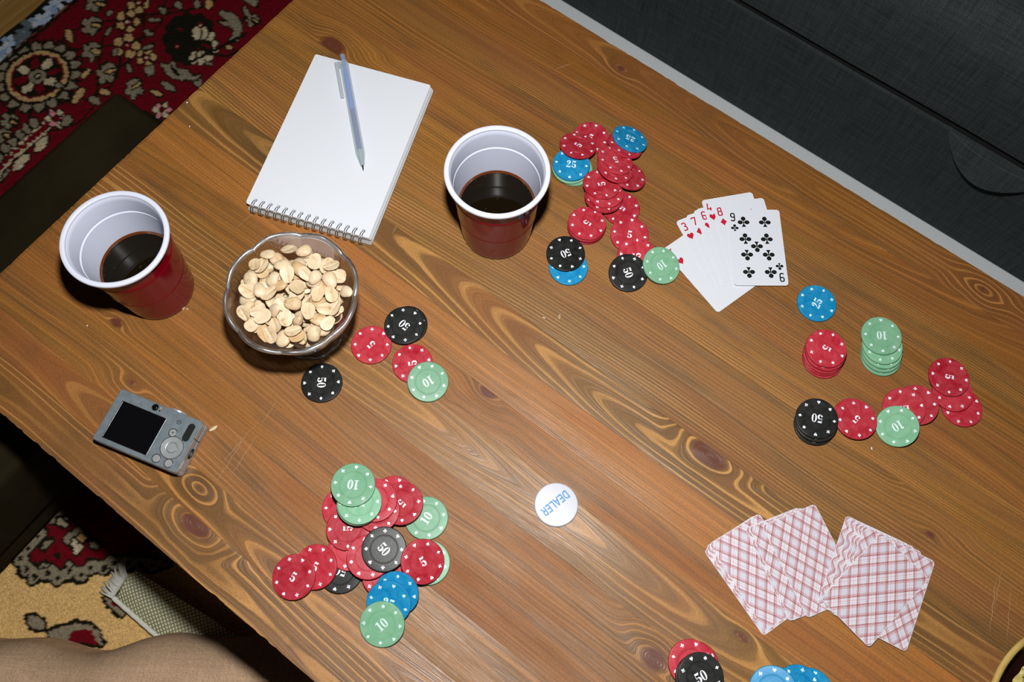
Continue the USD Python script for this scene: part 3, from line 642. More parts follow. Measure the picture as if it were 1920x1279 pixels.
# per board: tint, line strength, ring centre (in board widths), depth, slope, rings per metre
BOARDS = [
 ((.98, .98, .98), .85, .2, .016, .030, 210), ((.98, .94, .88), .75, .4, .012, -.030, 200), ((1.06, 1.02, .94), .35, 1.6, .02, .012, 210), ((1.04, .95, .88), .30, -1.4, .02, .01, 300),
 ((1.00, .94, .87), .40, -.9, .016, -.02, 240), ((1.02, 1.05, 1.06), .62, .5, .012, .045, 190), ((1.10, 1.03, .97), .25, 2.6, .03, .0, 320), ((1.10, 1.0, .94), .22, -2.2, .03, .0, 340),
 ((.95, 1.0, 1.03), .85, .62, .020, -.035, 190), ((1.06, 1.12, 1.14), .75, 2.5, .03, .0, 300), ((.98, .98, .96), .45, -1.7, .02, .01, 260), ((1.0, 1.0, .98), .45, 3.2, .03, .0, 330),
 ((.98, .93, .86), .35, -1.6, .03, .012, 290), ((.92, .87, .80), .40, 1.4, .02, -.015, 260), ((.92, .91, .86), .50, -3.0, .03, .0, 380), ((.92, .82, .70), .35, .8, .016, .03, 230), ((.86, .79, .72), .55, .45, .012, -.05, 200)]  # far boards: redder stain, plus flash falloff painted in as a darker tint
KNOTS = {0: [(-.286, -.0735, .017, .010, .030)], 1: [(-.306, -.047, 0, 0, .014)], 8: [(.056, .2680, .019, .0105, .026)], 6: [(-.150, .1900, .009, .0055, .009)], 3: [(-.487, .0230, .0065, .0045, .006)],
         15: [(-.263, .585, .006, .004, .008)], 12: [(-.540, .4085, .017, .011, .012)], 4: [(.116, .0835, .012, .009, .016)], 5: [(.168, .147, .008, .0035, .006)], 10: [(.262, .330, .004, .003, .004)],
         16: [(.19, .588, .002, .002, .012)], 2: [(-.43, -.012, .004, .003, .010)]}
tb = thing('coffee_table', 'long stained pine plank table scattered with poker chips and cards', 'table', mat4(loc=(0, .249, ZF)))
OFF = np.array([0, .249, ZF])
TH = .026
def board(i):
    y0, y1 = BY[i], BY[i + 1]
    tint, lst, yc, dep, slp, fq = BOARDS[i]
    w = y1 - y0
    nx = int((TX1 - TX0) / .0035); ny = max(8, int(w / .0016))
    xs = np.linspace(TX0, TX1, nx); ys = np.linspace(y0 + .00005, y1 - .00005, ny)
    XX, YY = np.meshgrid(xs, ys, indexing='ij')
    ZZ = np.zeros_like(XX); ZZ[:, 0] = ZZ[:, -1] = -.0001
    ZZ[0] = -.0006; ZZ[-1] = -.0005
    XX = XX.copy(); XX[0] += np.clip((meshkit.fbm(np.stack([ys * 260, ys * 0, ys * 0 + 1], 1), 3, 77) - .52) * .0018, 0, 1)
    if i == 0: YY = YY.copy(); YY[:, 0] += np.clip((meshkit.fbm(np.stack([xs * 190, xs * 0, xs * 0 + 2], 1), 3, 78) - .55) * .0030, 0, 1)
    if i == len(BOARDS) - 1: YY = YY.copy(); YY[:, -1] -= np.clip((meshkit.fbm(np.stack([xs * 120, xs * 0, xs * 0 + 3], 1), 3, 79) - .55) * .0030, 0, 1)
    seed = 31 * i
    P3 = lambda a, b: np.stack([XX * a, YY * b, np.full_like(XX, i * 3.7)], -1)
    wob = (meshkit.fbm(P3(4, 9), 3, seed) - .5) * .016 + (meshkit.fbm(P3(11, 50), 2, seed + 5) - .5) * .0016
    cyc = y0 + w * yc + (meshkit.fbm(np.stack([XX * 2.2, XX * 0, XX * 0 + i], -1), 2, seed + 9) - .5) * .03
    d = dep + slp * (XX + .1) + (meshkit.fbm(np.stack([XX * 3.0, XX * 0, XX * 0 + 7 * i], -1), 3, seed + 3) - .5) * .024
    r = np.sqrt((YY + wob - cyc) ** 2 + d ** 2)
    kn = np.zeros_like(XX); near = np.zeros_like(XX)
    for kk in KNOTS.values():
        for kx, ky, a, b, amp in kk:
            if ky < y0 or ky > y1: continue
            ir = 1 + .5 * (meshkit.fbm(P3(60, 90), 2, seed + 11) - .5)
            rho = np.sqrt(((XX - kx) / max(a, 1e-6)) ** 2 + ((YY - ky) / max(b, 1e-6)) ** 2) * ir
            el = np.sqrt(((XX - kx) / 2.1) ** 2 + (YY - ky) ** 2) * (1 + .35 * (meshkit.fbm(P3(45, 60), 2, seed + 12) - .5))
            i0 = int(np.argmin(abs(xs - kx))); j0 = int(np.argmin(abs(ys - ky)))
            kf = el + r[i0, j0] - amp; hh = np.clip(.5 + .5 * (kf - r) / .007, 0, 1)
            r = kf * (1 - hh) + r * hh - .007 * hh * (1 - hh); near = np.maximum(near, np.exp(-(el / (amp * 1.5)) ** 2))
            kn = np.maximum(kn, np.clip((1.12 - rho) / .3, 0, 1) * .94)
    ring = r * fq * (1 + .12 * (meshkit.fbm(P3(1.5, 6), 2, seed + 13) - .5))
    tone = 1 + (meshkit.fbm(P3(2.2, 7), 3, seed + 7) - .5) * .55
    v = np.stack([XX, YY, ZZ], -1).reshape(-1, 3)
    # skirt: boundary loop joined to a bottom rectangle
    loop = np.concatenate([np.arange(0, (nx - 1) * ny, ny), np.arange((nx - 1) * ny, nx * ny - 1), np.arange(nx * ny - 1, ny - 1, -ny), np.arange(ny - 1, 0, -1)])
    vb = v[loop].copy(); vb[:, 2] = -TH
    n0 = len(v); k = np.arange(len(loop)); k2 = (k + 1) % len(loop)
    f = np.vstack([fill_faces(nx, ny), np.stack([loop[k], n0 + k, n0 + k2], 1), np.stack([loop[k], n0 + k2, loop[k2]], 1)])
    c0 = len(v) + len(vb); vv = np.vstack([v, vb, [[(TX0 + TX1) / 2, (y0 + y1) / 2, -TH]]])
    f = np.vstack([f, np.stack([np.full(len(k), c0), n0 + k2, n0 + k], 1)])
    ex = lambda q: np.concatenate([q.ravel(), q.ravel()[loop], [q.ravel()[0]]])
    gr = np.stack([ex(XX + .13 * i), ex(r), np.full(len(vv), 2.3 * i)], 1)
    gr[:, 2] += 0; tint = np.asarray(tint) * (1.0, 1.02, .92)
    part(tb, 'board', trimesh.Trimesh(vv - OFF, f, process=False), M_board, False,
         prim={'ring': (F1, ex(ring)), 'knot': (F1, ex(kn)), 'grain': (C3, gr), 'stain_falloff': (C3, np.asarray(tint) * ex(tone)[:, None]), 'linestrength': (F1, np.minimum(lst + .5 * ex(near), 1.15))})
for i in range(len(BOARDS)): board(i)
def plainwood(name, m):
    n = len(m.vertices)
    part(tb, name, m, M_board, False, prim={'ring': (F1, m.vertices[:, 1] * 200), 'knot': (F1, np.zeros(n)), 'grain': (C3, m.vertices), 'stain_falloff': (C3, np.ones((n, 3))), 'linestrength': (F1, np.full(n, .3))})
for x in (-.50, .45):
    for y in (-.04, .538): plainwood('leg', bx(x - .03, x + .03, y - .249 - .03, y - .249 + .03, .0105, -ZF - TH, .002))
for y in (-.02, .518): plainwood('apron', bx(-.468, .418, y - .249 - .01, y - .249 + .01, -ZF - TH - .08, -ZF - TH))
# fine scratches in the varnish, dry joints and a dark smear
M_scr = plain('scratched_varnish', (0.36, 0.25, 0.14), 0.6)
scr = []
for (a, b, w) in (((565, 325), (440, 430), .0005), ((480, 795), (415, 870), .0004), ((468, 805), (405, 905), .0003), ((492, 800), (425, 905), .0003), ((1868, 1080), (1855, 1190), .0004), ((1880, 1060), (1862, 1150), .0003), ((1895, 1100), (1888, 1205), .0003),
                  ((520, 750), (488, 800), .0003), ((745, 420), (735, 440), .0005), ((1000, 985), (1010, 1004), .0004), ((345, 480), (395, 455), .0003), ((1040, 130), (1075, 118), .0005)):
    p, q = at(*a), at(*b); d = (q - p)[:2]; n_ = np.array([-d[1], d[0]]) / np.linalg.norm(d) * w / 2
    n = 14; t = np.linspace(0, 1, n); ln_ = p[None, :2] + d * t[:, None] + (np.sin(t * 21)[:, None] * .0004)
    h = (n_ * 1.0)[None] * np.sin(np.pi * np.clip(t, .03, .97))[:, None]
    pg = Polygon(np.vstack([ln_ + h, (ln_ - h)[::-1]])).buffer(0)
    if pg.area > 0: scr.append(ext(pg, .00006, .00001))
sm = cat_(*scr); sm.apply_translation(-OFF)
part(tb, 'scratches', sm, M_scr, kind='stuff', label='pale hairline scratches in the varnish')

# ---------------------------------------------------------------- suit and numeral shapes (unit size)
def strokes(paths):
    out = []
    for pts in paths:
        cs = [Point(x, y).buffer(max(r, 1e-3), 10) for x, y, r in pts]
        out += [unary_union([a, b]).convex_hull for a, b in zip(cs[:-1], cs[1:])] or cs
    return unary_union(out)
def line_(pts, w, r=None): return LineString(pts).buffer(w / 2, cap_style='flat', join_style='round')
t_ = np.linspace(0, 2 * np.pi, 60)
HEART = Polygon([(.5 * .92 * math.sin(q) ** 3, .5 * (13 * math.cos(q) - 5 * math.cos(2 * q) - 2 * math.cos(3 * q) - math.cos(4 * q)) / 14.5 + .05) for q in t_]).buffer(0)
DIAM = Polygon([(0, .56), (.2, .25), (.45, 0), (.2, -.25), (0, -.56), (-.2, -.25), (-.45, 0), (-.2, .25)])
STEM = Polygon([(-.03, .1), (-.05, -.25), (-.19, -.5), (.19, -.5), (.05, -.25), (.03, .1)])
CLUB = unary_union([Point(0, .29).buffer(.2), affinity.scale(Point(-.29, -.06).buffer(.2), 1.1, .95), affinity.scale(Point(.29, -.06).buffer(.2), 1.1, .95), STEM, sbox(-.2, -.09, .2, -.03)])
SPADE = unary_union([affinity.translate(affinity.rotate(affinity.scale(HEART, .95, .85), 180), 0, .08), STEM])
SUIT = {'heart': HEART, 'diamond': DIAM, 'club': CLUB, 'spade': SPADE}
D0_ = affinity.scale(Point(.3, .5).buffer(1, 24), .29, .5).difference(affinity.scale(Point(.3, .5).buffer(1, 24), .105, .45))
D1_ = unary_union([sbox(.2, 0, .39, 1), sbox(.06, 0, .53, .055), Polygon([(.21, 1), (.04, .86), (.04, .81), (.21, .86)])])
arc5 = [(.285 + .205 * math.cos(a), .30 + .245 * math.sin(a), .03 + .075 * max(0, math.cos(a)) ** .8) for a in np.radians(np.linspace(140, -150, 26))]
D5_ = unary_union([Polygon([(.09, 1), (.46, .98), (.55, 1.03), (.50, .80), (.40, .775), (.09, .80)]), sbox(.085, .45, .125, .98), strokes([arc5]), Point(.13, .19).buffer(.1)])
arc2 = [(.08, .74, .03), (.1, .86, .03), (.2, .95, .035), (.32, .965, .045), (.41, .90, .085), (.44, .76, .105), (.40, .60, .085), (.28, .40, .045), (.14, .24, .03), (.06, .12, .03)]
D2_ = unary_union([strokes([arc2]), Point(.15, .74).buffer(.105), Polygon([(.03, 0), (.55, 0), (.58, .27), (.53, .27), (.47, .18), (.3, .17), (.03, .14)])])
DIG = {'0': (D0_, .6), '1': (D1_, .57), '2': (D2_, .62), '5': (D5_, .6)}
def numeral(txt, h):
    x, out = 0, []
    for ch in txt:
        g_, w = DIG[ch]; out.append(affinity.translate(g_, x, 0)); x += w + .03
    s = unary_union(out); b = s.bounds
    s = affinity.translate(s, -(b[0] + b[2]) / 2, -.5)
    return affinity.scale(s, h, h, origin=(0, 0))

# ---------------------------------------------------------------- things that lie on each other
RESTING = []            # (centre xy, kind, size, top plane a b c) with plane z = a + b dx + c dy
def support(x, y):
    z = np.zeros_like(x)
    for (c, test, pl, th) in RESTING:
        k = test(x, y)
        z = np.where(k, np.maximum(z, pl[0] + pl[1] * (x - c[0]) + pl[2] * (y - c[1]) + th), z)
    return z
def rest(c, sx, sy, test, th):
    """lowest resting plane for a thin thing with sample points (sx, sy) around c; keeps it for those laid later"""
    hz = support(c[0] + sx, c[1] + sy) + .00012
    A = np.stack([-np.ones_like(sx), -sx * 1.0, -sy * 1.0], 1)
    r = linprog([1, 0, 0], A_ub=A, b_ub=-hz, bounds=[(0, .2), (-.45, .45), (-.45, .45)], method='highs')
    pl = r.x
    RESTING.append((np.array(c), test, pl, th))
    return pl
def frame(pl, ang):
    n = np.array([-pl[1], -pl[2], 1.0]); n /= np.linalg.norm(n)
    x = np.array([math.cos(ang), math.sin(ang), 0]); x -= n * (x @ n); x /= np.linalg.norm(x)
    return np.stack([x, np.cross(n, x), n], 1)
def img_angle(px, py, z, th):
    a = at(px, py, z); b = at(px + 12 * math.cos(math.radians(th)), py + 12 * math.sin(math.radians(th)), z)
    return math.atan2(b[1] - a[1], b[0] - a[0])

# ---------------------------------------------------------------- playing cards, dealt first where chips lie on them
CW, CH, CT = .0565, .088, .0003
CARD = affinity.translate(sbox(0, 0, CW, CH).buffer(-.0035).buffer(.0035), -CW / 2, -CH / 2)
def card_pose(anchor, other, which, z):
    """anchor px of a corner; other px further along the long edge. which: corner of the card in its own frame"""
    a, b = at(*anchor, z), at(*other, z)
    d = (b - a)[:2]; d /= np.linalg.norm(d)
    up = d if which in ('BL', 'BR') else -d             # the card's +y
    xx = np.array([up[1], -up[0]])
    sx, sy = {'TL': (-1, 1), 'BL': (-1, -1), 'TR': (1, 1), 'BR': (1, -1)}[which]
    c = a[:2] - xx * sx * CW / 2 - up * sy * CH / 2
    return c, math.atan2(xx[1], xx[0])
def lay_card(anchor, other, which, z):
    c, ang_ = card_pose(anchor, other, which, z)
    lx, ly = np.meshgrid(np.linspace(-CW / 2, CW / 2, 17), np.linspace(-CH / 2, CH / 2, 25)); lx, ly = lx.ravel(), ly.ravel()
    ca_, sa_ = math.cos(ang_), math.sin(ang_)
    sx, sy = lx * ca_ - ly * sa_, lx * sa_ + ly * ca_
    def test(x, y):
        dx, dy = x - c[0], y - c[1]
        return (np.abs(dx * ca_ + dy * sa_) <= CW / 2) & (np.abs(-dx * sa_ + dy * ca_) <= CH / 2)
    pl = rest(c, sx, sy, test, CT)
    return mat4(frame(pl, ang_), (c[0], c[1], pl[0]))
def idx(ch):
    w = .13
    P = {'9': [[(.45, .62), (.45, .82), (.38, .95), (.14, .95), (.05, .84), (.05, .62), (.14, .50), (.38, .50), (.45, .62), (.45, .2), (.38, .06), (.14, .06), (.05, .16)]],
         '8': [[(.12, .95), (.38, .95), (.43, .88), (.43, .60), (.36, .53), (.14, .53), (.07, .60), (.07, .88), (.12, .95)], [(.12, .53), (.04, .44), (.04, .14), (.12, .06), (.38, .06), (.46, .14), (.46, .44), (.38, .53)]],
         '7': [[(.04, .84), (.04, .95), (.46, .95), (.36, .5), (.24, .05)]], '4': [[(.16, .95), (.04, .28), (.50, .28)], [(.38, .46), (.38, .05)]],
         '3': [[(.06, .84), (.14, .95), (.36, .95), (.44, .84), (.44, .64), (.34, .53), (.22, .53)], [(.34, .53), (.46, .42), (.46, .16), (.36, .06), (.14, .06), (.05, .17)]],
         'T': [[(.25, .05), (.25, .95)], [(.04, .95), (.46, .95)]]}
    if ch == '6': return affinity.rotate(idx('9'), 180, origin=(.25, .5))
    return unary_union([line_(p, w) for p in P[ch]])
PIPS = {'9': [(.3, .165), (.7, .165), (.3, .39), (.7, .39), (.5, .5), (.3, .61), (.7, .61), (.3, .835), (.7, .835)], '8': [(.3, .20), (.7, .20), (.5, .30), (.3, .39), (.7, .39), (.3, .61), (.7, .61), (.3, .835), (.7, .835)][:8],
        '7': [(.3, .165), (.7, .165), (.3, .5), (.7, .5), (.5, .33), (.3, .835), (.7, .835)], '6': [(.3, .165), (.7, .165), (.3, .5), (.7, .5), (.3, .835), (.7, .835)],
        '4': [(.3, .165), (.7, .165), (.3, .835), (.7, .835)], '3': [(.5, .165), (.5, .5), (.5, .835)], 'T': [(.5, .5)]}
def face_card(m, rank, suit, label):
    p = thing('playing_card', label, 'playing card', m, 'fanned cards lying face up')
    part(p, 'stock', ext(CARD, CT), M_card)
    if not rank: return
    ink = M_cblk if suit in ('club', 'spade') else M_cred
    pos = lambda u, v: (-CW / 2 + u * CW, CH / 2 - v * CH)
    for s in (1, -1):
        g_ = affinity.translate(affinity.scale(idx(rank), .0095, .0098, origin=(0, 0)), -.0024, -.0049)
        x, y = pos(.105, .105); i_ = affinity.translate(g_, x, y)
        x, y = pos(.125, .245); s_ = affinity.translate(affinity.scale(SUIT[suit], .0078, .0078, origin=(0, 0)), x, y)
        if s < 0: i_, s_ = affinity.rotate(i_, 180, origin=(0, 0)), affinity.rotate(s_, 180, origin=(0, 0))
        part(p, 'corner_index', ext(i_, .00003, CT), ink); part(p, 'corner_pip', ext(s_, .00003, CT), ink)
    for u, v in PIPS[rank]:
        x, y = pos(u, v)
        g_ = affinity.scale(SUIT[suit], .0122, .0122, origin=(0, 0))
        if v >= .5: g_ = affinity.rotate(g_, 180, origin=(0, 0))
        part(p, suit + '_pip', ext(affinity.translate(g_, x, y), .00003, CT), ink)
q4 = lambda x, y: (1220 + x / 5.117, 350 + y / 5.117)
FACE = [((642, 1214), (284, 803), 'BL', 'T', 'heart', 'ace of hearts at the bottom of the fan, its corner under a green chip'),
        ((238, 337), (622, 1032), 'TL', '3', 'heart', 'three of hearts, second card of the fan from the left'),
        ((335, 281), (655, 997), 'TL', '7', 'diamond', 'seven of diamonds between the three and the six in the fan'),
        ((406, 236), (690, 968), 'TL', '', '', 'plain edge of a card hidden between the seven and the six in the fan'),
        ((432, 220), (705, 958), 'TL', '6', 'heart', 'six of hearts left of the four in the fan'),
        ((483, 137), (716, 884), 'TL', '4', 'heart', 'four of hearts sticking up highest from the fan'),
        ((588, 180), (795, 915), 'TL', '8', 'diamond', 'eight of diamonds just under the nine of clubs'),
        ((722, 224), (799, 970), 'TL', '9', 'club', 'nine of clubs lying on top of the fan, fully visible')]
for k, (a, b, wh, r_, s_, lb) in enumerate(FACE):
    face_card(lay_card(q4(*a), q4(*b), wh, .0003 * k), r_, s_, lb)

q7 = lambda x, y: (1280 + x / 3.692, 920 + y / 3.692)
TLd = np.array([1135, 170.]); BLd = np.array([935, 797.])
BACK = [((146, 418), (542, 984), 'TL', 'lowest face-down card at the far left of the plaid fan'),
        ((160, 388), (556, 986), 'TL', 'second face-down card of the left plaid fan, peeking at its left edge'),
        ((182, 368), (575, 990), 'TL', 'leftmost plaid card back lying uppermost in the left bundle'),
        ((430, 262), (725, 897), 'TL', 'plaid card back just under the second panel of the left fan'),
        ((455, 255), (738, 895), 'TL', 'middle plaid card back of the left fan, with a dark line along its left edge'),
        ((548, 243), (862, 890), 'TL', 'rightmost plaid card back of the left fan, beside the other pile')]
dlab = ['tall plaid card back at the upper left of the right pile', 'second plaid card from the left edge of the right pile', 'third plaid card from the left edge of the right pile', 'fourth plaid card from the left edge of the right pile', 'fifth plaid card, just peeking out below the right pile']
for k in range(5):
    o = np.array([(0, 0), (38, 22), (72, 44), (98, 60), (122, 70)][k])
    BACK.append((tuple(TLd + o), tuple(BLd + o + [(k % 3 - 1) * 10, 0]), 'TL', dlab[k]))
BACK.append(((1757, 490), (1551, 1116), 'TR', 'rightmost plaid card back whose corner points down at the lower right'))
BACK.append(((953, 750), (1345, 322), 'BL', 'uppermost plaid card back lying askew across the right pile'))
first_back = None
cgrid = ext(CARD, CT - .00002, 0)
for k, (a, b, wh, lb) in enumerate(BACK):
    m = lay_card(q7(*a), q7(*b), wh, .0004 * k)
    p = thing('playing_card', lb, 'playing card', m, 'plaid-backed cards lying face down', None, first_back)
    if first_back is None:
        first_back = p
        part(p, 'stock', cgrid, M_card)
        pr = ext(CARD.buffer(-.0004), .00002, CT - .00002)
        part(p, 'printed_back', pr, M_back, prim={'cardmm': (C3, pr.vertices * 1000)}, label='red and grey plaid print')

# ---------------------------------------------------------------- poker chips
CRAD, CTH = .0200, .0033
def chip_body():
    return lathe([(0, .0003), (.0118, .0003), (.0122, 0), (.0190, 0), (.0197, .0004), (.0200, .0009), (.0200, .0024), (.0197, .0030), (.0191, .0033), (.0128, .0033), (.0125, .00305), (.0122, .00332), (.0116, .00332), (.0113, .0030), (0, .0030)], 72)
PROTO = {}
TXT = {'red': '5', 'blue': '25', 'green': '10', 'black': '50'}
MATC = {'red': (M_red, M_print), 'blue': (M_blue, M_printb), 'green': (M_green, M_printg), 'black': (M_black, M_print)}
DISC = [(0, 0)] + [(r * math.cos(a), r * math.sin(a)) for r in (.006, .010, .0135, .0165, .0185, .0198) for a in np.arange(40) * 2 * np.pi / 40]
DX, DY = np.array(DISC).T
GROUPS = {'red': 'red poker chips worth 5', 'blue': 'blue poker chips worth 25', 'green': 'green poker chips worth 10', 'black': 'black poker chips worth 50'}
def chip(colr, px, py, th, label, h=.004):
    c = at(px, py, h)[:2]
    for _ in range(3):
        z = support(c[0] + DX, c[1] + DY); zc = float(np.median(z)) + CTH
        c = at(px, py, zc)[:2]
    c = np.array(c)
    test = lambda x, y, c=c: (x - c[0]) ** 2 + (y - c[1]) ** 2 <= CRAD ** 2
    pl = rest(c, DX, DY, test, CTH)
    c2 = at(px, py, pl[0] + CTH)[:2]
    if np.linalg.norm(c2 - c) > .0008:                 # settle once more at the corrected height
        RESTING.pop(); c = np.array(c2)
        test = lambda x, y, c=c: (x - c[0]) ** 2 + (y - c[1]) ** 2 <= CRAD ** 2
        pl = rest(c, DX, DY, test, CTH)
    m = mat4(frame(pl, img_angle(px, py, pl[0], th)), (c[0], c[1], pl[0]))
    p = thing('poker_chip', label, 'poker chip', m, GROUPS[colr], None, PROTO.get(colr))
    if colr not in PROTO:
        PROTO[colr] = p
        mb, mp = MATC[colr]
        part(p, 'body', chip_body(), mb, 28)
        part(p, 'numeral', ext(numeral(TXT[colr], .0086), .00014, .0030), mp, label='white printed number ' + TXT[colr])
        for k in range(8):
            s = ['heart', 'spade', 'diamond', 'club'][k % 4]
            a = math.pi / 2 - k * math.pi / 4
            g_ = affinity.scale(SUIT[s], .0034, .0034, origin=(0, 0))
            g_ = affinity.rotate(g_, math.degrees(a) - 90, origin=(0, 0))
            part(p, s + '_mark', ext(affinity.translate(g_, .0161 * math.cos(a), .0161 * math.sin(a)), .00008, .00328), mp)
z2 = lambda x, y: (1000 + x / 7.385, 210 + y / 7.385)
CHIPS = [
 # beside the middle cup
 ('blue', 1065.9, 500.5, 40, 'blue chip half under a lone black 50 chip near the middle cup'),
 ('black', 1060.8, 474.7, 160, 'black 50 chip lying on a blue chip beside the middle cup'),
 ('green', 1076.5, 317, 60, 'lower green chip under the blue 25, against the middle cup rim'),
 ('green', 1070.0, 313, 10, 'upper green chip under the blue 25, against the middle cup rim'),
 ('blue', 1071.4, 307.5, 8, 'blue 25 chip lying on green chips, right of the middle cup'),
 ('red', 1107.7, 257.7, 20, 'red chip topmost in the picture, partly covered by a red 5'),
 ('red', 1083.8, 273.0, -55, 'red 5 chip overlapping a blue 25 and another red chip'),
 ('red', 1099.5, 425, 60, 'bottom red chip of the pile of three behind the black 50'),
 ('red', 1099.8, 422, 90, 'middle red chip of the pile of three behind the black 50'),
 ('red', 1100.9, 418.2, 125, 'top red 5 chip of the pile of three behind the black 50'),
 ('red', 1165.0, 389.7, 127, 'red 5 chip on the wood, left part under a leaning red stack'),
 ('red', 1130.8, 371.5, 70, 'lowest red chip of the leaning stack right of the cup'),
 ('red', 1134.2, 361, 30, 'second red chip of the leaning stack right of the cup'),
 ('red', 1127.7, 346, -108, 'red 5 chip tilted on top of the leaning stack right of the cup'),
 ('red', 1177.0, 329.2, 150, 'red chip sticking out at the right of the upper red heap'),
 ('red', 1152.7, 316, 45, 'red chip directly under a red 5 in the upper red heap'),
 ('red', 1152.5, 302, 165, 'red 5 chip below the red and blue pair at the top of the heap'),
 ('red', 1171.0, 272.3, 80, 'red chip directly under the uppermost blue 25 chip'),
 ('blue', 1180.5, 260.1, 199, 'blue 25 chip upside down on the red heap, nearest the sofa'),
 ('red', 1180.7, 439.0, 10, 'red 5 chip on the wood behind another red chip, left of the card fan'),
 ('red', 1194.0, 477.3, -90, 'red 5 chip half under a black 50 and a green 10'),
 ('black', 1178.0, 510.0, 66, 'black 50 chip next to the green 10 by the card fan'),
 ('green', 1239.6, 496.4, 146, 'green 10 chip overlapping the ace of hearts'),
 # beside the nut bowl
 ('black', 602.9, 717.2, 92, 'lone black 50 chip below the peanut bowl'),
 ('red', 696.0, 646.0, 225, 'red 5 chip beside the peanut bowl, left of the black pair'),
 ('black', 763.9, 608.0, 30, 'lower black chip of the pair right of the peanut bowl'),
 ('black', 757.9, 609.4, 218, 'upper black 50 chip of the pair right of the peanut bowl'),
 ('red', 773.4, 680.7, 260, 'red 5 chip half covered by a green 10, right of the peanut bowl'),
 ('green', 801.9, 714.8, 150, 'green 10 chip lying on a red 5 right of the peanut bowl'),
 # right hand side
 ('blue', 1531.9, 568.1, -62, 'lone blue 25 chip right of the nine of clubs'),
 ('red', 1542.9, 673.0, 20, 'bottom red chip of the tall red stack below the lone blue chip'),
 ('red', 1543.6, 668.5, 50, 'second red chip from the bottom of the tall red stack'),
 ('red', 1545.0, 664.5, 80, 'third red chip of the tall red stack'),
 ('red', 1548.0, 659.5, 15, 'fourth red chip, one below the top of the tall red stack'),
 ('red', 1550.0, 652.8, 115, 'top red 5 chip of the tall red stack below the lone blue chip'),
 ('green', 1652.3, 669.0, 10, 'bottom green chip of the slipped green stack'),
 ('green', 1653.5, 662.5, 30, 'second green chip from the bottom of the slipped green stack'),
 ('green', 1654.8, 655.5, 60, 'third green chip of the slipped green stack'),
 ('green', 1655.2, 647.0, 100, 'fourth green chip, one below the top of the slipped green stack'),
 ('green', 1653.4, 629.0, 185, 'top green 10 chip of the slipped green stack'),
 ('red', 1804.2, 763.1, 60, 'lowest chip of the red trio at the far right'),
 ('red', 1787.0, 734.4, 20, 'middle chip of the red trio at the far right'),
 ('red', 1780.4, 706.5, 92, 'top red 5 chip of the red trio at the far right'),
 ('red', 1721.3, 758.4, 40, 'red chip peeking out right of another red one behind a green 10'),
 ('red', 1695.9, 764.5, 75, 'red chip directly under the green 10 at the right'),
 ('green', 1684.9, 797.9, 152, 'green 10 chip resting on two red chips at the right'),
 ('red', 1603.5, 782.0, 40, 'red chip almost hidden beneath the red 5 by the black stack'),
 ('red', 1605.5, 786.3, 219, 'red 5 chip touching the black stack at the right'),
 ('black', 1530.5, 795.5, 10, 'bottom black chip of the black stack at the right'),
 ('black', 1532.0, 790.5, 50, 'middle black chip of the black stack at the right'),
 ('black', 1532.5, 784.4, 192, 'top black 50 chip of the black stack at the right'),
 # big heap at the bottom left
 ('green', 799.6, 971.4, -55, 'green 10 chip on the wood at the upper right of the big heap'),
 ('red', 644.3, 952.6, 0, 'red chip at the upper left edge of the big heap'),
 ('black', 638.5, 1070.6, 195, 'black chip mostly hidden under red chips of the big heap'),
 ('red', 657.0, 1029.2, 60, 'red chip wedged between a red 5 and the hidden black chip'),
 ('red', 653.5, 991.6, -90, 'red 5 chip lying left of the black 50 in the big heap'),
 ('red', 720.9, 1078.4, 100, 'red chip showing only its edge beside the blue pair'),
 ('red', 692.0, 1045.0, 30, 'red chip directly under the black 50 of the big heap'),
 ('red', 737.4, 932.3, 20, 'red chip peeking out behind a red 5 at the top of the big heap'),
 ('red', 753.3, 944.5, 131, 'red 5 chip overlapping the green 10 at the upper right of the heap'),
 ('red', 707.9, 956.9, 50, 'lower of two dark red chips right of the upper green pair'),
 ('red', 703.3, 938.1, 80, 'upper of two dark red chips right of the upper green pair'),
 ('green', 672.5, 945.0, 40, 'lowest of the green chips on top of the big heap'),
 ('green', 673.8, 942.4, -90, 'green chip showing a 1, half under the uppermost green 10'),
 ('green', 662.2, 909.7, 187, 'uppermost green 10 chip crowning the big heap'),
 ('black', 719.8, 1029.8, 48, 'black 50 chip in the middle of the big heap'),
 ('green', 802.5, 1055.2, 60, 'green chip under the shiny red chip of the big heap'),
 ('red', 791.2, 1052.3, -30, 'shiny red 5 chip catching the flash at the right of the heap'),
 ('blue', 743.8, 1111.0, 100, 'upper blue chip with a scuffed top in the big heap'),
 ('blue', 729.3, 1129.0, 20, 'blue chip half covered by the lowest green 10'),
 ('green', 716.6, 1169.2, -42, 'lowest green 10 chip at the foot of the big heap'),
 ('red', 592.2, 1062.5, 25, 'second red 5 chip from the left of the big heap'),
 ('red', 550.9, 1081.6, 30, 'leftmost red 5 chip of the big heap'),
 # cut off at the bottom
 ('red', 1306.0, 1247.0, 60, 'lower red chip under the black 50 at the bottom edge'),
 ('red', 1296.0, 1243.5, 20, 'upper red chip under the black 50 at the bottom edge'),
 ('black', 1310.0, 1272.0, 70, 'lower black chip under the black 50 at the bottom edge'),
 ('black', 1314.5, 1269.0, -30, 'black 50 chip cut off by the bottom edge'),
 ('blue', 1521.0, 1298.0, 20, 'rightmost deep blue chip of three at the bottom edge'),
 ('blue', 1498.0, 1292.0, 60, 'middle blue chip of three at the bottom edge'),
 ('blue', 1452.0, 1294.0, 10, 'leftmost pale blue chip of three at the bottom edge')]
for c in CHIPS: chip(*c)

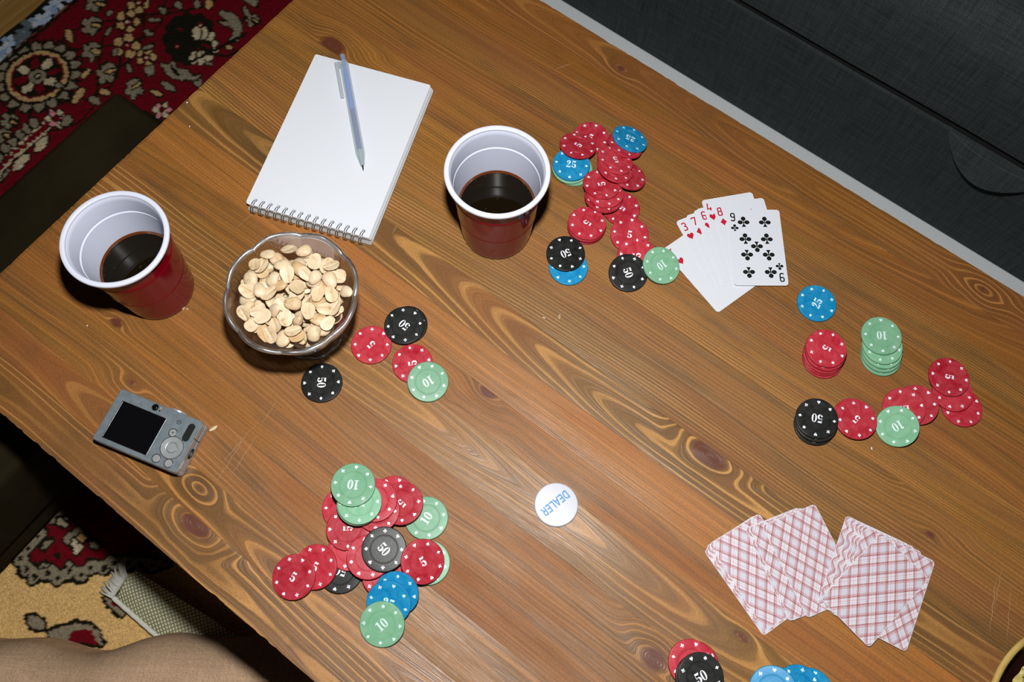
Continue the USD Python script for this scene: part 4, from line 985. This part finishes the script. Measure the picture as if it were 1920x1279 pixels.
# dealer button
dc = at(1043.2, 946, .003)
db = thing('dealer_button', 'white round button printed with the word dealer in blue', 'button', mat4(rotz(img_angle(1043, 946, 0, 140.5)), (dc[0], dc[1], 0)))
part(db, 'disc', lathe([(0, 0), (.0196, 0), (.0204, .0006), (.0205, .0018), (.0200, .0026), (.0192, .003), (0, .003)], 96), M_dealer, 28)
tx = meshkit.text_mesh('DEALER', .0078, .00006, True); b_ = tx.bounds
tx.apply_translation((-(b_[0][0] + b_[1][0]) / 2, -(b_[0][1] + b_[1][1]) / 2 - .0005, 0)); tx.apply_scale((.030 / (b_[1][0] - b_[0][0]), 1, 1)); tx.apply_translation((0, -.001, .003))
part(db, 'lettering', tx, M_dealer_ink, label='blue capital letters reading DEALER')

# ---------------------------------------------------------------- plastic cups and cola
def cup_profile(R=.0494, r=.0355, h=.1165):
    zs = np.array([0, .003, .008, .0095, .046, .047, .0485, .0880, .0892, .0915, .1085, h - .0040, h - .0018])
    base = r + (R - .0050 - r) * zs / h
    step = np.array([-.0016, 0, 0, .0003, .0003, .0007, .0002, .0002, .0012, .0002, .0, .0006, .0024])
    return np.stack([base + step, zs], 1), R, r, h
def cup(px, label, sc=1.0):
    (pf, R, r, h) = cup_profile()
    p = thing('plastic_cup', label, 'cup', mat4(np.eye(3) * sc, (px[0], px[1], 0)), 'red party cups half full of cola')
    outer = [(0, .003), (r - .006, .003), (r - .004, 0)] + [tuple(x) for x in pf]
    part(p, 'outer_wall', lathe(outer + [(a - .0003, z) for a, z in pf[::-1]] + [(r - .004, .0038), (0, .0038)], 128), M_cupred, 32, label='glossy red outside with ridges')
    wall = [(a - .00035, z) for a, z in pf[1:]]
    part(p, 'lining', lathe([(0, .004), (r - .0045, .004)] + wall + [(a - .0010, z + (.0004 if z > .11 else 0)) for a, z in pf[1:][::-1]] + [(r - .0055, .0052), (0, .0052)], 128), M_cupwhite, 32, label='white inside with a moulded step')
    a = np.linspace(0, 2 * np.pi, 21)[:-1]
    part(p, 'rim', lathe([(R - .0026 + .0026 * np.sign(math.cos(q)) * abs(math.cos(q)) ** .7, h - .0022 + .0022 * np.sign(math.sin(q)) * abs(math.sin(q)) ** .8) for q in a], 128, closed=True), M_cupwhite, True, label='thick rolled white rim')
    return p, pf * sc
zl = .052
for px, sc, lab, dl in (((-.4792, .0754), .972, 'red plastic cup at the left with drops inside, nearest the table corner', 'dark cola in the left cup, with a small bright bubble'),
                    ((-.2508, .3364), 1.0, 'red plastic cup in the middle, beside the poker chips', 'dark cola in the middle cup, with a red ring at its edge')):
    p, pf = cup(px, lab, sc)
    rl = np.interp(zl, pf[:, 1], pf[:, 0]) - .0014
    dk = thing('cola', dl, 'drink', mat4(loc=(px[0], px[1], 0)), 'cola in the red cups')
    rb_ = np.interp(.0062, pf[:, 1], pf[:, 0]) - .006
    rr_ = [(0, zl), (rl - .0045, zl), (rl - .002, zl + .0003)]
    part(dk, 'liquid', lathe([(0, .0062), (rb_, .0062)] + [(np.interp(z, pf[:, 1], pf[:, 0]) - .0022, z) for z in (.012, .03, .044, .0515)] + rr_[::-1], 96), M_cola, 30)
    part(dk, 'meniscus', lathe([(rl - .002, zl + .0003), (rl - .0006, zl + .0013), (rl, zl + .0018), (rl, zl - .002), (rl - .002, zl - .002)], 96, closed=True), M_colarim, 30, label='thin reddish edge of the drink')
    rb2 = random.Random(int(px[0] * 1000))
    bb = []
    for k in range(16):
        a = rb2.uniform(0, 6.28); q = rl - .0035 if k < 11 else rb2.uniform(0, rl * .8); s = rb2.uniform(.0003, .0008)
        m = trimesh.creation.icosphere(1, s); m.apply_translation((q * math.cos(a), q * math.sin(a), zl + .0004)); bb.append(m)
    part(dk, 'bubbles', cat_(*bb), M_glass, True, kind='stuff')

# ---------------------------------------------------------------- notepad and pen
NP = [at(597, 101, .012), at(813, 159.2, .012), at(686.5, 447, .012), at(454.2, 376.8, .012)]
nx_ = (NP[1] - NP[0])[:2]; npw = .1355; nph = .1965
nang = math.atan2(nx_[1], nx_[0]); ncen = np.mean([q[:2] for q in NP], 0)
pad = thing('notepad', 'blank white spiral notepad with a pen lying on it', 'notepad', mat4(rotz(nang), (ncen[0], ncen[1], 0)))
holes = [(-npw / 2 + .0085 + k * (npw - .0165) / 14) for k in range(15)]
def sheet(dx, dy, da, grow=0):
    s = sbox(-npw / 2 - grow, -nph / 2 - grow, npw / 2 + grow, nph / 2).buffer(-.002).buffer(.002)
    s = s.difference(unary_union([sbox(x - .0019, -nph / 2 + .0040, x + .0019, -nph / 2 + .0078) for x in holes]))
    return affinity.translate(affinity.rotate(s, da, origin=(0, -nph / 2)), dx, dy)
part(pad, 'back_cover', ext(sheet(.0012, -.002, 0, .0012), .0012, .0003), M_board_grey, label='grey cardboard back')
rs = random.Random(8)
for k in range(7):
    part(pad, 'page_block', ext(sheet(.0022 - .0003 * k + rs.uniform(-.0004, .0004), .0008 - .0003 * k + rs.uniform(-.0003, .0003), -.10 + .02 * k), .00125, .00155 + k * .00138), M_page if k % 2 else M_paper)
part(pad, 'top_sheet', ext(sheet(0, 0, 0), .0004, .0112), M_paper)
for x in holes:
    loops = []
    for dx in (-.0011, .0011):
        t = np.linspace(-.30, 2 * np.pi - .72, 30)
        yy = -nph / 2 - .0004 + .0066 * np.cos(t); zz2 = .0066 + .0066 * np.sin(t)
        loops.append(tube(np.stack([np.full_like(t, x + dx) + .0008 * (t / 6 - .5), yy, zz2 + .0002], 1), .00042, 7))
    part(pad, 'wire_ring', cat_(*loops), M_wire, True)
PA, PB_ = at(642, 103, .0165), at(681.5, 319, .0165)
d = PB_ - PA; plen = float(np.linalg.norm(d[:2])); pang = math.atan2(d[1], d[0])
pr_ = .0050
pen = thing('ballpoint_pen', 'frosted clear click pen with blue ink lying on the notepad', 'pen', mat4(rotz(pang), (PA[0], PA[1], .0117 + pr_)))
RX = np.array([[0, 0, 1.0], [0, 1, 0], [-1, 0, 0]])
def along(prof, n=32):
    m = lathe(prof, n); m.apply_transform(mat4(RX)); return m
part(pen, 'barrel', along([(.0036, .010), (.0047, .0102), (.0049, .012), (.0049, plen - .021), (.0044, plen - .018), (.0022, plen - .006), (.0016, plen - .006), (.0034, plen - .019), (.0034, .011)], 40), M_pen, 30)
part(pen, 'push_button', along([(0, 0), (.0022, 0), (.0027, .0008), (.0027, .012), (0, .012)]), M_pen, 30)
part(pen, 'button_core', along([(0, .0006), (.0014, .0006), (.0014, .019), (0, .019)]), M_inkl, 30)
part(pen, 'refill', along([(0, .030), (.0024, .030), (.0024, plen * .49), (0, plen * .49)]), M_inkl, 30, label='bright blue empty part of the refill')
part(pen, 'spring_cap', along([(0, .0195), (.0020, .0195), (.0022, .0295), (0, .0295)]), M_inkl, 30)
part(pen, 'ink', along([(0, plen * .491), (.0024, plen * .491), (.0024, plen - .026), (0, plen - .026)]), M_inkd, 30, label='dark blue ink in the refill')
part(pen, 'grip_cone', along([(0, plen - .0255), (.0020, plen - .0255), (.0018, plen - .012), (.0010, plen - .0055), (0, plen - .0055)]), M_cone, 30)
part(pen, 'metal_tip', along([(0, plen - .0054), (.0011, plen - .0054), (.0008, plen - .002), (.0003, plen), (0, plen)]), M_chrome, 30)
part(pen, 'clip', cat_(rbox(.008, .056, -.0102, -.0062, -.0012, .0008, .0008, 2), bx(.008, .016, -.0066, -.0040, -.0010, .0006)), M_penclip, 30)

# ---------------------------------------------------------------- glass bowl of peanuts
BC = np.array([-.3279, .1348]); BH = .0978
NL = 8
def flute(amp_r, amp_z):
    amp_r, amp_z = np.asarray(amp_r)[:, None], np.asarray(amp_z)[:, None]
    def mod(r, z, a, i):
        s = np.abs(np.cos(NL / 2 * a)) ** .8
        return r * (1 + amp_r[i[:, 0]] * (s - .6)), z + amp_z[i[:, 0]] * (s - .5)
    return mod
outp = [(0, .026), (.009, .026), (.016, .028), (.028, .034), (.038, .043), (.0455, .055), (.0508, .068), (.0545, .080), (.0575, .090), (.0588, .0945)]
qa = np.linspace(-.25, np.pi + .25, 13)
lip = [(.0575 + .0024 * math.cos(q), .0956 + .0022 * math.sin(q)) for q in qa]
inp = [(.0549, .0940), (.0538, .090), (.0515, .080), (.0478, .068), (.0426, .055), (.035, .0445), (.026, .0375), (.014, .0325), (0, .0315)]
ar = [0, 0, .004, .012, .022, .03, .036, .034, .034, .034] + [.034] * 13 + [.034, .034, .031, .026, .016, .008, .003, 0, 0]
az = [0] * 7 + [.0004, .0012, .0016] + [.0018] * 13 + [.0016, .0012, .0004] + [0] * 6
gb = thing('glass_bowl', 'footed scalloped clear glass bowl holding shelled peanuts', 'bowl', mat4(rotz(.2), (BC[0], BC[1], 0)))
part(gb, 'body', lathe(outp + lip + inp, 240, mod=flute(ar, az)), M_glass, 50)
ftp = [(0, .0042), (.012, .0036), (.024, .0018), (.0275, .0), (.0300, .0006), (.0306, .0018), (.0300, .0030), (.022, .0066), (.0125, .0105), (.0092, .015), (.0086, .020), (.0100, .0256), (0, .0257)]
fa = [0, 0, .02, .05, .06, .06, .05, .03, .01, 0, 0, 0, 0]
def scallop(r, amp, z, za, w, nm, lab):
    a = np.linspace(0, 2 * np.pi, 241); q = np.abs(np.cos(NL / 2 * a)) ** .8
    rr = r * (1 + amp * (q - .6)); tw = .0004 * np.sin(NL * 2 * a)
    part(gb, nm, tube(np.stack([rr * np.cos(a), rr * np.sin(a), z + za * (q - .5) + tw], 1), w * (1 + .18 * np.sin(NL * a * 2)), 12, False), M_rimglass, True, label=lab)
scallop(.0577, .034, .0962, .0018, .0017, 'rim', 'bright scalloped glass rim')
scallop(.0303, .05, .0018, 0, .0014, 'foot_edge', 'bright scalloped edge of the glass foot')
part(gb, 'foot', lathe(ftp, 200, mod=flute(fa, [0] * 13)), M_glass, True)

def nut_shape(kind):
    s = trimesh.creation.icosphere(3, 1.0); v = s.vertices.copy()
    x, y, z = v.T
    taper = 1 - .12 * x - .10 * x ** 2
    if kind == 'whole':
        waist = 1 - .10 * np.exp(-(x / .35) ** 2)
        v = np.stack([x * .0078, y * .0050 * taper * waist, z * .0046 * taper * waist], 1)
    else:
        sq = np.sign(z) * np.abs(z) ** .8
        dome = np.where(z > 0, sq * .0030, z * .0005) * taper
        groove = np.where(z < 0, .0008 * np.exp(-(y / .16) ** 2) * (1 - x ** 2) + .0007 * np.exp(-((x - .8) / .2) ** 2 - (y / .25) ** 2), 0)
        bend = .0012 * (x ** 2 + .5 * y ** 2)
        v = np.stack([x * .0084, y * .0060 * taper, dome + groove - bend], 1)
        if kind == 'half_open': v = v * [1, 1, -1]; s.faces = s.faces[:, ::-1]
    nz_ = meshkit.noise(v * 240, 5 + len(kind)) - .5
    v = v * (1 + .20 * nz_[:, None])
    return trimesh.Trimesh(v, s.faces, process=False)
KINDS = ['half_open', 'half_dome', 'whole']
NUT = {k: nut_shape(k) for k in KINDS}
rn = np.random.default_rng(21)
cell = .0009; NG = 128
hm = np.full((NG, NG), 1.0)
gxx = (np.arange(NG) - NG / 2 + .5) * cell
HXX, HYY = np.meshgrid(gxx, gxx, indexing='ij'); HR = np.hypot(HXX, HYY)
ip = np.array([(a, z) for a, z in inp[::-1]])
hm = np.where(HR < .0570, np.interp(HR * 1.045, ip[:, 0], ip[:, 1]) + .0006, 1.0)
placed = []
for it in range(520):
    if len(placed) >= 300: break
    kind = KINDS[rn.choice(3, p=[.52, .36, .12])]
    best = None
    for tr in range(16):
        rad = .0495 * math.sqrt(rn.random()); a = rn.random() * 6.283
        sc = rn.uniform(.90, 1.14)
        R = rotz(rn.random() * 6.283) @ trimesh.transformations.euler_matrix(rn.normal(0, .34), rn.normal(0, .30), 0)[:3, :3]
        v = NUT[kind].vertices * sc @ R.T + [rad * math.cos(a), rad * math.sin(a), 0]
        i = np.floor(v[:, 0] / cell + NG / 2).astype(int); j = np.floor(v[:, 1] / cell + NG / 2).astype(int)
        if i.min() < 0 or j.min() < 0 or i.max() >= NG or j.max() >= NG: continue
        zz3 = float(np.quantile(hm[i, j] - v[:, 2], .985))
        if zz3 > .5: continue
        score = zz3 + .05 * rad + rn.random() * .003
        if best is None or score < best[0]: best = (score, zz3, v, i, j, sc, R, rad, a)
    if best is None: continue
    _, z0, v, i, j, sc, R, rad, a = best
    if z0 > .0985 - .09 * rad: continue
    up = v[:, 2] + z0
    np.maximum.at(hm, (i, j), up)
    h2 = hm[max(0, i.min() - 1):i.max() + 2, max(0, j.min() - 1):j.max() + 2]
    placed.append((kind, mat4(R * sc, (BC[0] + rad * math.cos(a), BC[1] + rad * math.sin(a), z0))))
placed = placed[-300:]
NP0 = {}
NLAB = {'half_open': 'roasted peanut half lying flat side up among the peanuts in the bowl', 'half_dome': 'roasted peanut half lying round side up among the peanuts in the bowl', 'whole': 'whole roasted peanut kernel among the peanuts in the bowl'}
for kind, m in placed:
    p = thing('peanut', NLAB[kind], 'peanut', m, NLAB[kind].replace('peanut half lying', 'peanut halves').replace('whole roasted peanut kernel', 'whole kernels'), None, NP0.get(kind))
    if kind not in NP0:
        NP0[kind] = p
        part(p, 'kernel', NUT[kind], M_nut, 40)

# ---------------------------------------------------------------- crumbs
def crumb(px, py, s, seed, label, name='crumb', matl=None):
    c = at(px, py, 0)
    m = trimesh.creation.icosphere(2, 1.0); v = m.vertices * s
    v = v * (1 + .5 * (meshkit.noise(m.vertices * 1.7 + seed, seed) - .5)[:, None]); v[:, 2] -= v[:, 2].min()
    v = v @ rotz(seed * 1.3).T + [c[0], c[1], .0001]
    top(name, trimesh.Trimesh(v, m.faces, process=False), matl or M_nut, label, 'crumb', smooth=False)
crumb(400.5, 804, (.0042, .0018, .0011), 1, 'pale triangular peanut splinter beside the camera', 'peanut_crumb')
crumb(343, 576, (.0032, .0022, .0012), 2, 'damp crushed peanut crumb at the foot of the left cup', 'peanut_crumb')
crumb(352, 580, (.0010, .0008, .0005), 3, 'tiny crumb right of the damp crumb by the left cup', 'peanut_crumb')
crumb(1049, 594, (.0026, .0012, .0003), 4, 'thin papery flake on the bare wood below the card fan', 'paper_flake', M_scr)
crumb(1020, 596, (.0014, .0004, .0003), 5, 'tiny white sliver left of the papery flake', 'paper_flake', M_paper)
crumb(351, 193, (.0010, .0008, .0006), 6, 'white speck near the left table edge, by the rug', 'crumb_speck', M_paper)
crumb(356, 238, (.0009, .0007, .0006), 7, 'white speck just inside the left table edge', 'crumb_speck', M_paper)
crumb(164, 611, (.0008, .0006, .0005), 8, 'tiny white speck left of the small dark knot', 'crumb_speck', M_paper)
crumb(1634, 841, (.0013, .0006, .0004), 9, 'white fleck on the wood under the green 10 at the right', 'crumb_speck', M_paper)

# ---------------------------------------------------------------- compact digital camera, lens down
K = [at(224.3, 727.5, .021), at(380, 789.5, .021), at(328.4, 889.2, .021), at(172.7, 822.1, .021)]
kx_ = ((K[1] - K[0]) + (K[2] - K[3]))[:2]; kc = np.mean([q[:2] for q in K], 0)
CWD, CHT, CDP = .0868, .0526, .0205
dcm = thing('digital_camera', 'worn silver compact digital camera lying with its screen up', 'camera', mat4(rotz(math.atan2(kx_[1], kx_[0])), (kc[0], kc[1], 0)))
def rrect(w, h, r): return sbox(-w / 2 + r, -h / 2 + r, w / 2 - r, h / 2 - r).buffer(r, 8)
def bevel_slab(w, h, r, z0, z1, c):
    ps = []
    for z, o in ((z0, -c), (z0 + c, 0), (z1 - c, 0), (z1, -c)):
        ps.append(np.array([(x, y, z) for x, y in rrect(w + 2 * o, h + 2 * o, max(r + o, .0002)).exterior.coords]))
    return trimesh.convex.convex_hull(np.vstack(ps))
part(dcm, 'front_shell', bevel_slab(CWD, CHT, .003, .0006, .0096, .0012), M_silver2, 30)
part(dcm, 'seam_band', bevel_slab(CWD - .0008, CHT - .0008, .003, .0096, .0112, .0001), M_blackp, 30, label='dark seam around the body')
part(dcm, 'rear_shell', bevel_slab(CWD, CHT, .003, .0112, .0190, .0003), M_silver2, 30)
part(dcm, 'back_plate', bevel_slab(CWD - .0006, CHT - .0006, .0022, .0190, CDP, .0005), M_silver, 30, label='scuffed grey back')
def flat(shape, z, h): return ext(shape, h, z)
P_ = lambda u, v: (-CWD / 2 + u * CWD, CHT / 2 - v * CHT)
part(dcm, 'screen_frame', flat(affinity.translate(rrect(.0462, .0378, .0008), -.0123, -.0026).difference(affinity.translate(rrect(.0450, .0366, .0006), -.0123, -.0026)), CDP, .0004), M_chrome)
part(dcm, 'screen', flat(affinity.translate(rrect(.0450, .0366, .0006), -.0123, -.0026), CDP, .00025), M_screen)
def disc(x, y, r, z, h, mt, name, lab=None, n=40):
    m = lathe([(0, 0), (r, 0), (r, h * .7), (r * .93, h), (0, h)], n); m.apply_translation((x, y, z)); part(dcm, name, m, mt, 30, label=lab)
vx, vy = P_(.452, .085)
disc(vx, vy, .0034, CDP, .0004, M_blackp, 'viewfinder_frame')
m = trimesh.creation.icosphere(3, .0026); m.apply_scale((1, 1, .45)); m.apply_translation((vx, vy, CDP + .0004)); part(dcm, 'viewfinder', m, M_screen, True, label='round black viewfinder glass')
for du, dv, mt in ((.067, .06, M_led), (.067, .115, M_blackp)): 
    x, y = P_(.452 + du * .9, dv); disc(x, y, .0008, CDP, .0003, mt, 'indicator_light')
sx_, sy_ = P_(.765, .165)
for k in range(7):
    a = k * math.pi / 3; q = 0 if k == 6 else .0019
    disc(sx_ + q * math.cos(a), sy_ + q * math.sin(a), .00055, CDP, .00012, M_blackp, 'speaker_hole', n=16)
def ringed(x, y, r, nm):
    m = lathe([(r, 0), (r + .0006, 0), (r + .0006, .0003), (r, .0003)], 48, closed=True); m.apply_translation((x, y, CDP)); part(dcm, nm + '_ring', m, M_chrome, 30)
    disc(x, y, r - .0002, CDP, .0006, M_silver2, nm)
x, y = P_(.765, .375); ringed(x, y, .0036, 'round_button'); disc(x, y, .0007, CDP + .0006, .0001, M_blackp, 'button_dot', n=16)
x, y = P_(.885, .885); ringed(x, y, .0037, 'round_button')
x, y = P_(.742, .885); ringed(x, y, .0037, 'round_button')
x, y = P_(.835, .62)
m = lathe([(.0052, 0), (.0100, 0), (.0104, .0004), (.0098, .0011), (.0060, .0009), (.0052, .0006)], 72, closed=True); m.apply_translation((x, y, CDP)); part(dcm, 'control_dial', m, M_silver2, 28)
m = lathe([(.0101, 0), (.0110, 0), (.0108, .0006), (.0104, .0006)], 72, closed=True); m.apply_translation((x, y, CDP)); part(dcm, 'dial_ring', m, M_chrome, 28)
disc(x, y, .0045, CDP, .0010, M_silver2, 'set_button')
x, y = P_(.918, .27)
part(dcm, 'zoom_slot', flat(affinity.translate(rrect(.0068, .0178, .0034), x, y), CDP, .0003), M_blackp)
part(dcm, 'zoom_slider', cat_(*([bx(x - .0022, x + .0022, y - .0028, y + .0058, CDP + .0002, CDP + .0012, .0005)] + [bx(x - .002, x + .002, y - .0022 + k * .0016, y - .0016 + k * .0016, CDP + .0011, CDP + .0016) for k in range(5)])), M_blackp)
x, y = P_(.66, 0)
m = lathe([(0, 0), (.0085, 0), (.0085, .0022), (.0075, .0030), (0, .003)], 48); m.apply_transform(mat4(np.array([[1, 0, 0], [0, 0, 1], [0, -1, 0.]]), (x, y - .0008, .0100))); part(dcm, 'shutter_button', m, M_silver2, 30)
part(dcm, 'strap_lug', cat_(tube([(CWD / 2, -.0002 + .003 * math.cos(q) - .004, .0098 + .0022 * math.sin(q)) if False else (CWD / 2 + .0006, -.004 + .0045 * math.cos(q), .0105 + .0024 * math.sin(q)) for q in np.linspace(0, 6.283, 25)], .0006, 8)), M_blackp, True)
part(dcm, 'port_cover', bx(CWD / 2 - .0006, CWD / 2 + .0003, -.021, -.012, .004, .016, .0002), M_silver2)
part(dcm, 'side_notch', bx(CWD / 2 - .0005, CWD / 2 + .0002, .0085, .0092, .004, .019), M_blackp)

# ---------------------------------------------------------------- bowl of crisps at the corner
SC = np.array([.4355, .2403]); SR = .0985
sb = thing('snack_bowl', 'dark bowl with a golden rim at the lower right corner', 'bowl', mat4(loc=(SC[0], SC[1], 0)))
op = [(0, 0), (.045, 0), (.050, .003), (.070, .020), (.086, .040), (SR - .0014, .0578)]
part(sb, 'body', lathe(op + [(SR - .0040, .0578), (.084, .040), (.066, .023), (.046, .0065), (0, .0055)], 128), M_bowlin, 30)
a = np.linspace(0, 2 * np.pi, 17)[:-1]
part(sb, 'rim', lathe([(SR - .0026 + .0026 * math.cos(q), .0590 + .0026 * math.sin(q)) for q in a], 128, closed=True), M_bowlout, True, label='smooth golden rim')
rc_ = np.random.default_rng(2)
ci = 0
cpos = [(1906, 1250, .048), (1930, 1226, .038), (1941, 1270, .056), (1970, 1240, .050), (1965, 1300, .064)]
clabels = ['pale green crisp nearest the golden bowl rim', 'pale crisp touching the picture edge in the golden-rimmed bowl']
for k, (px, py, z) in enumerate(cpos):
    g = np.linspace(-1, 1, 15); A_, B_ = np.meshgrid(g, g, indexing='ij')
    rad = np.maximum(np.abs(A_), np.abs(B_)); nn = np.maximum(np.hypot(A_, B_), 1e-9)
    ex_, ey_ = A_ * rad / nn * .023, B_ * rad / nn * .019
    zz4 = .006 * (A_ ** 2) - .004 * B_ ** 2 + .0035 * np.sin(A_ * 9 + k) + .002 * (meshkit.noise(np.stack([A_ * 3, B_ * 3, A_ * 0 + k], -1), 7) - .5)
    v = np.stack([ex_, ey_, zz4], -1).reshape(-1, 3)
    ff = fill_faces(15, 15)
    m = trimesh.Trimesh(np.vstack([v, v - [0, 0, .0012]]), np.vstack([ff, ff[:, ::-1] + len(v)]), process=False)
    c = at(px, py, z)
    R = rotz(rc_.random() * 6.28) @ trimesh.transformations.euler_matrix(rc_.normal(0, .3), rc_.normal(0, .3), 0)[:3, :3]
    zc = .030 + .010 * (k % 3)
    mm4 = mat4(R, (c[0], c[1], z))
    if np.linalg.norm(c[:2] - SC) > .058: 
        e = (c[:2] - SC) / np.linalg.norm(c[:2] - SC) * .058 + SC; mm4[:2, 3] = e
    p = thing('crisp', clabels[k] if k < 2 else 'green speckled crisp heaped in the golden-rimmed bowl', 'crisp', mm4, 'crisps in the golden-rimmed bowl')
    part(p, 'chip_slice', m, M_crisp, True)
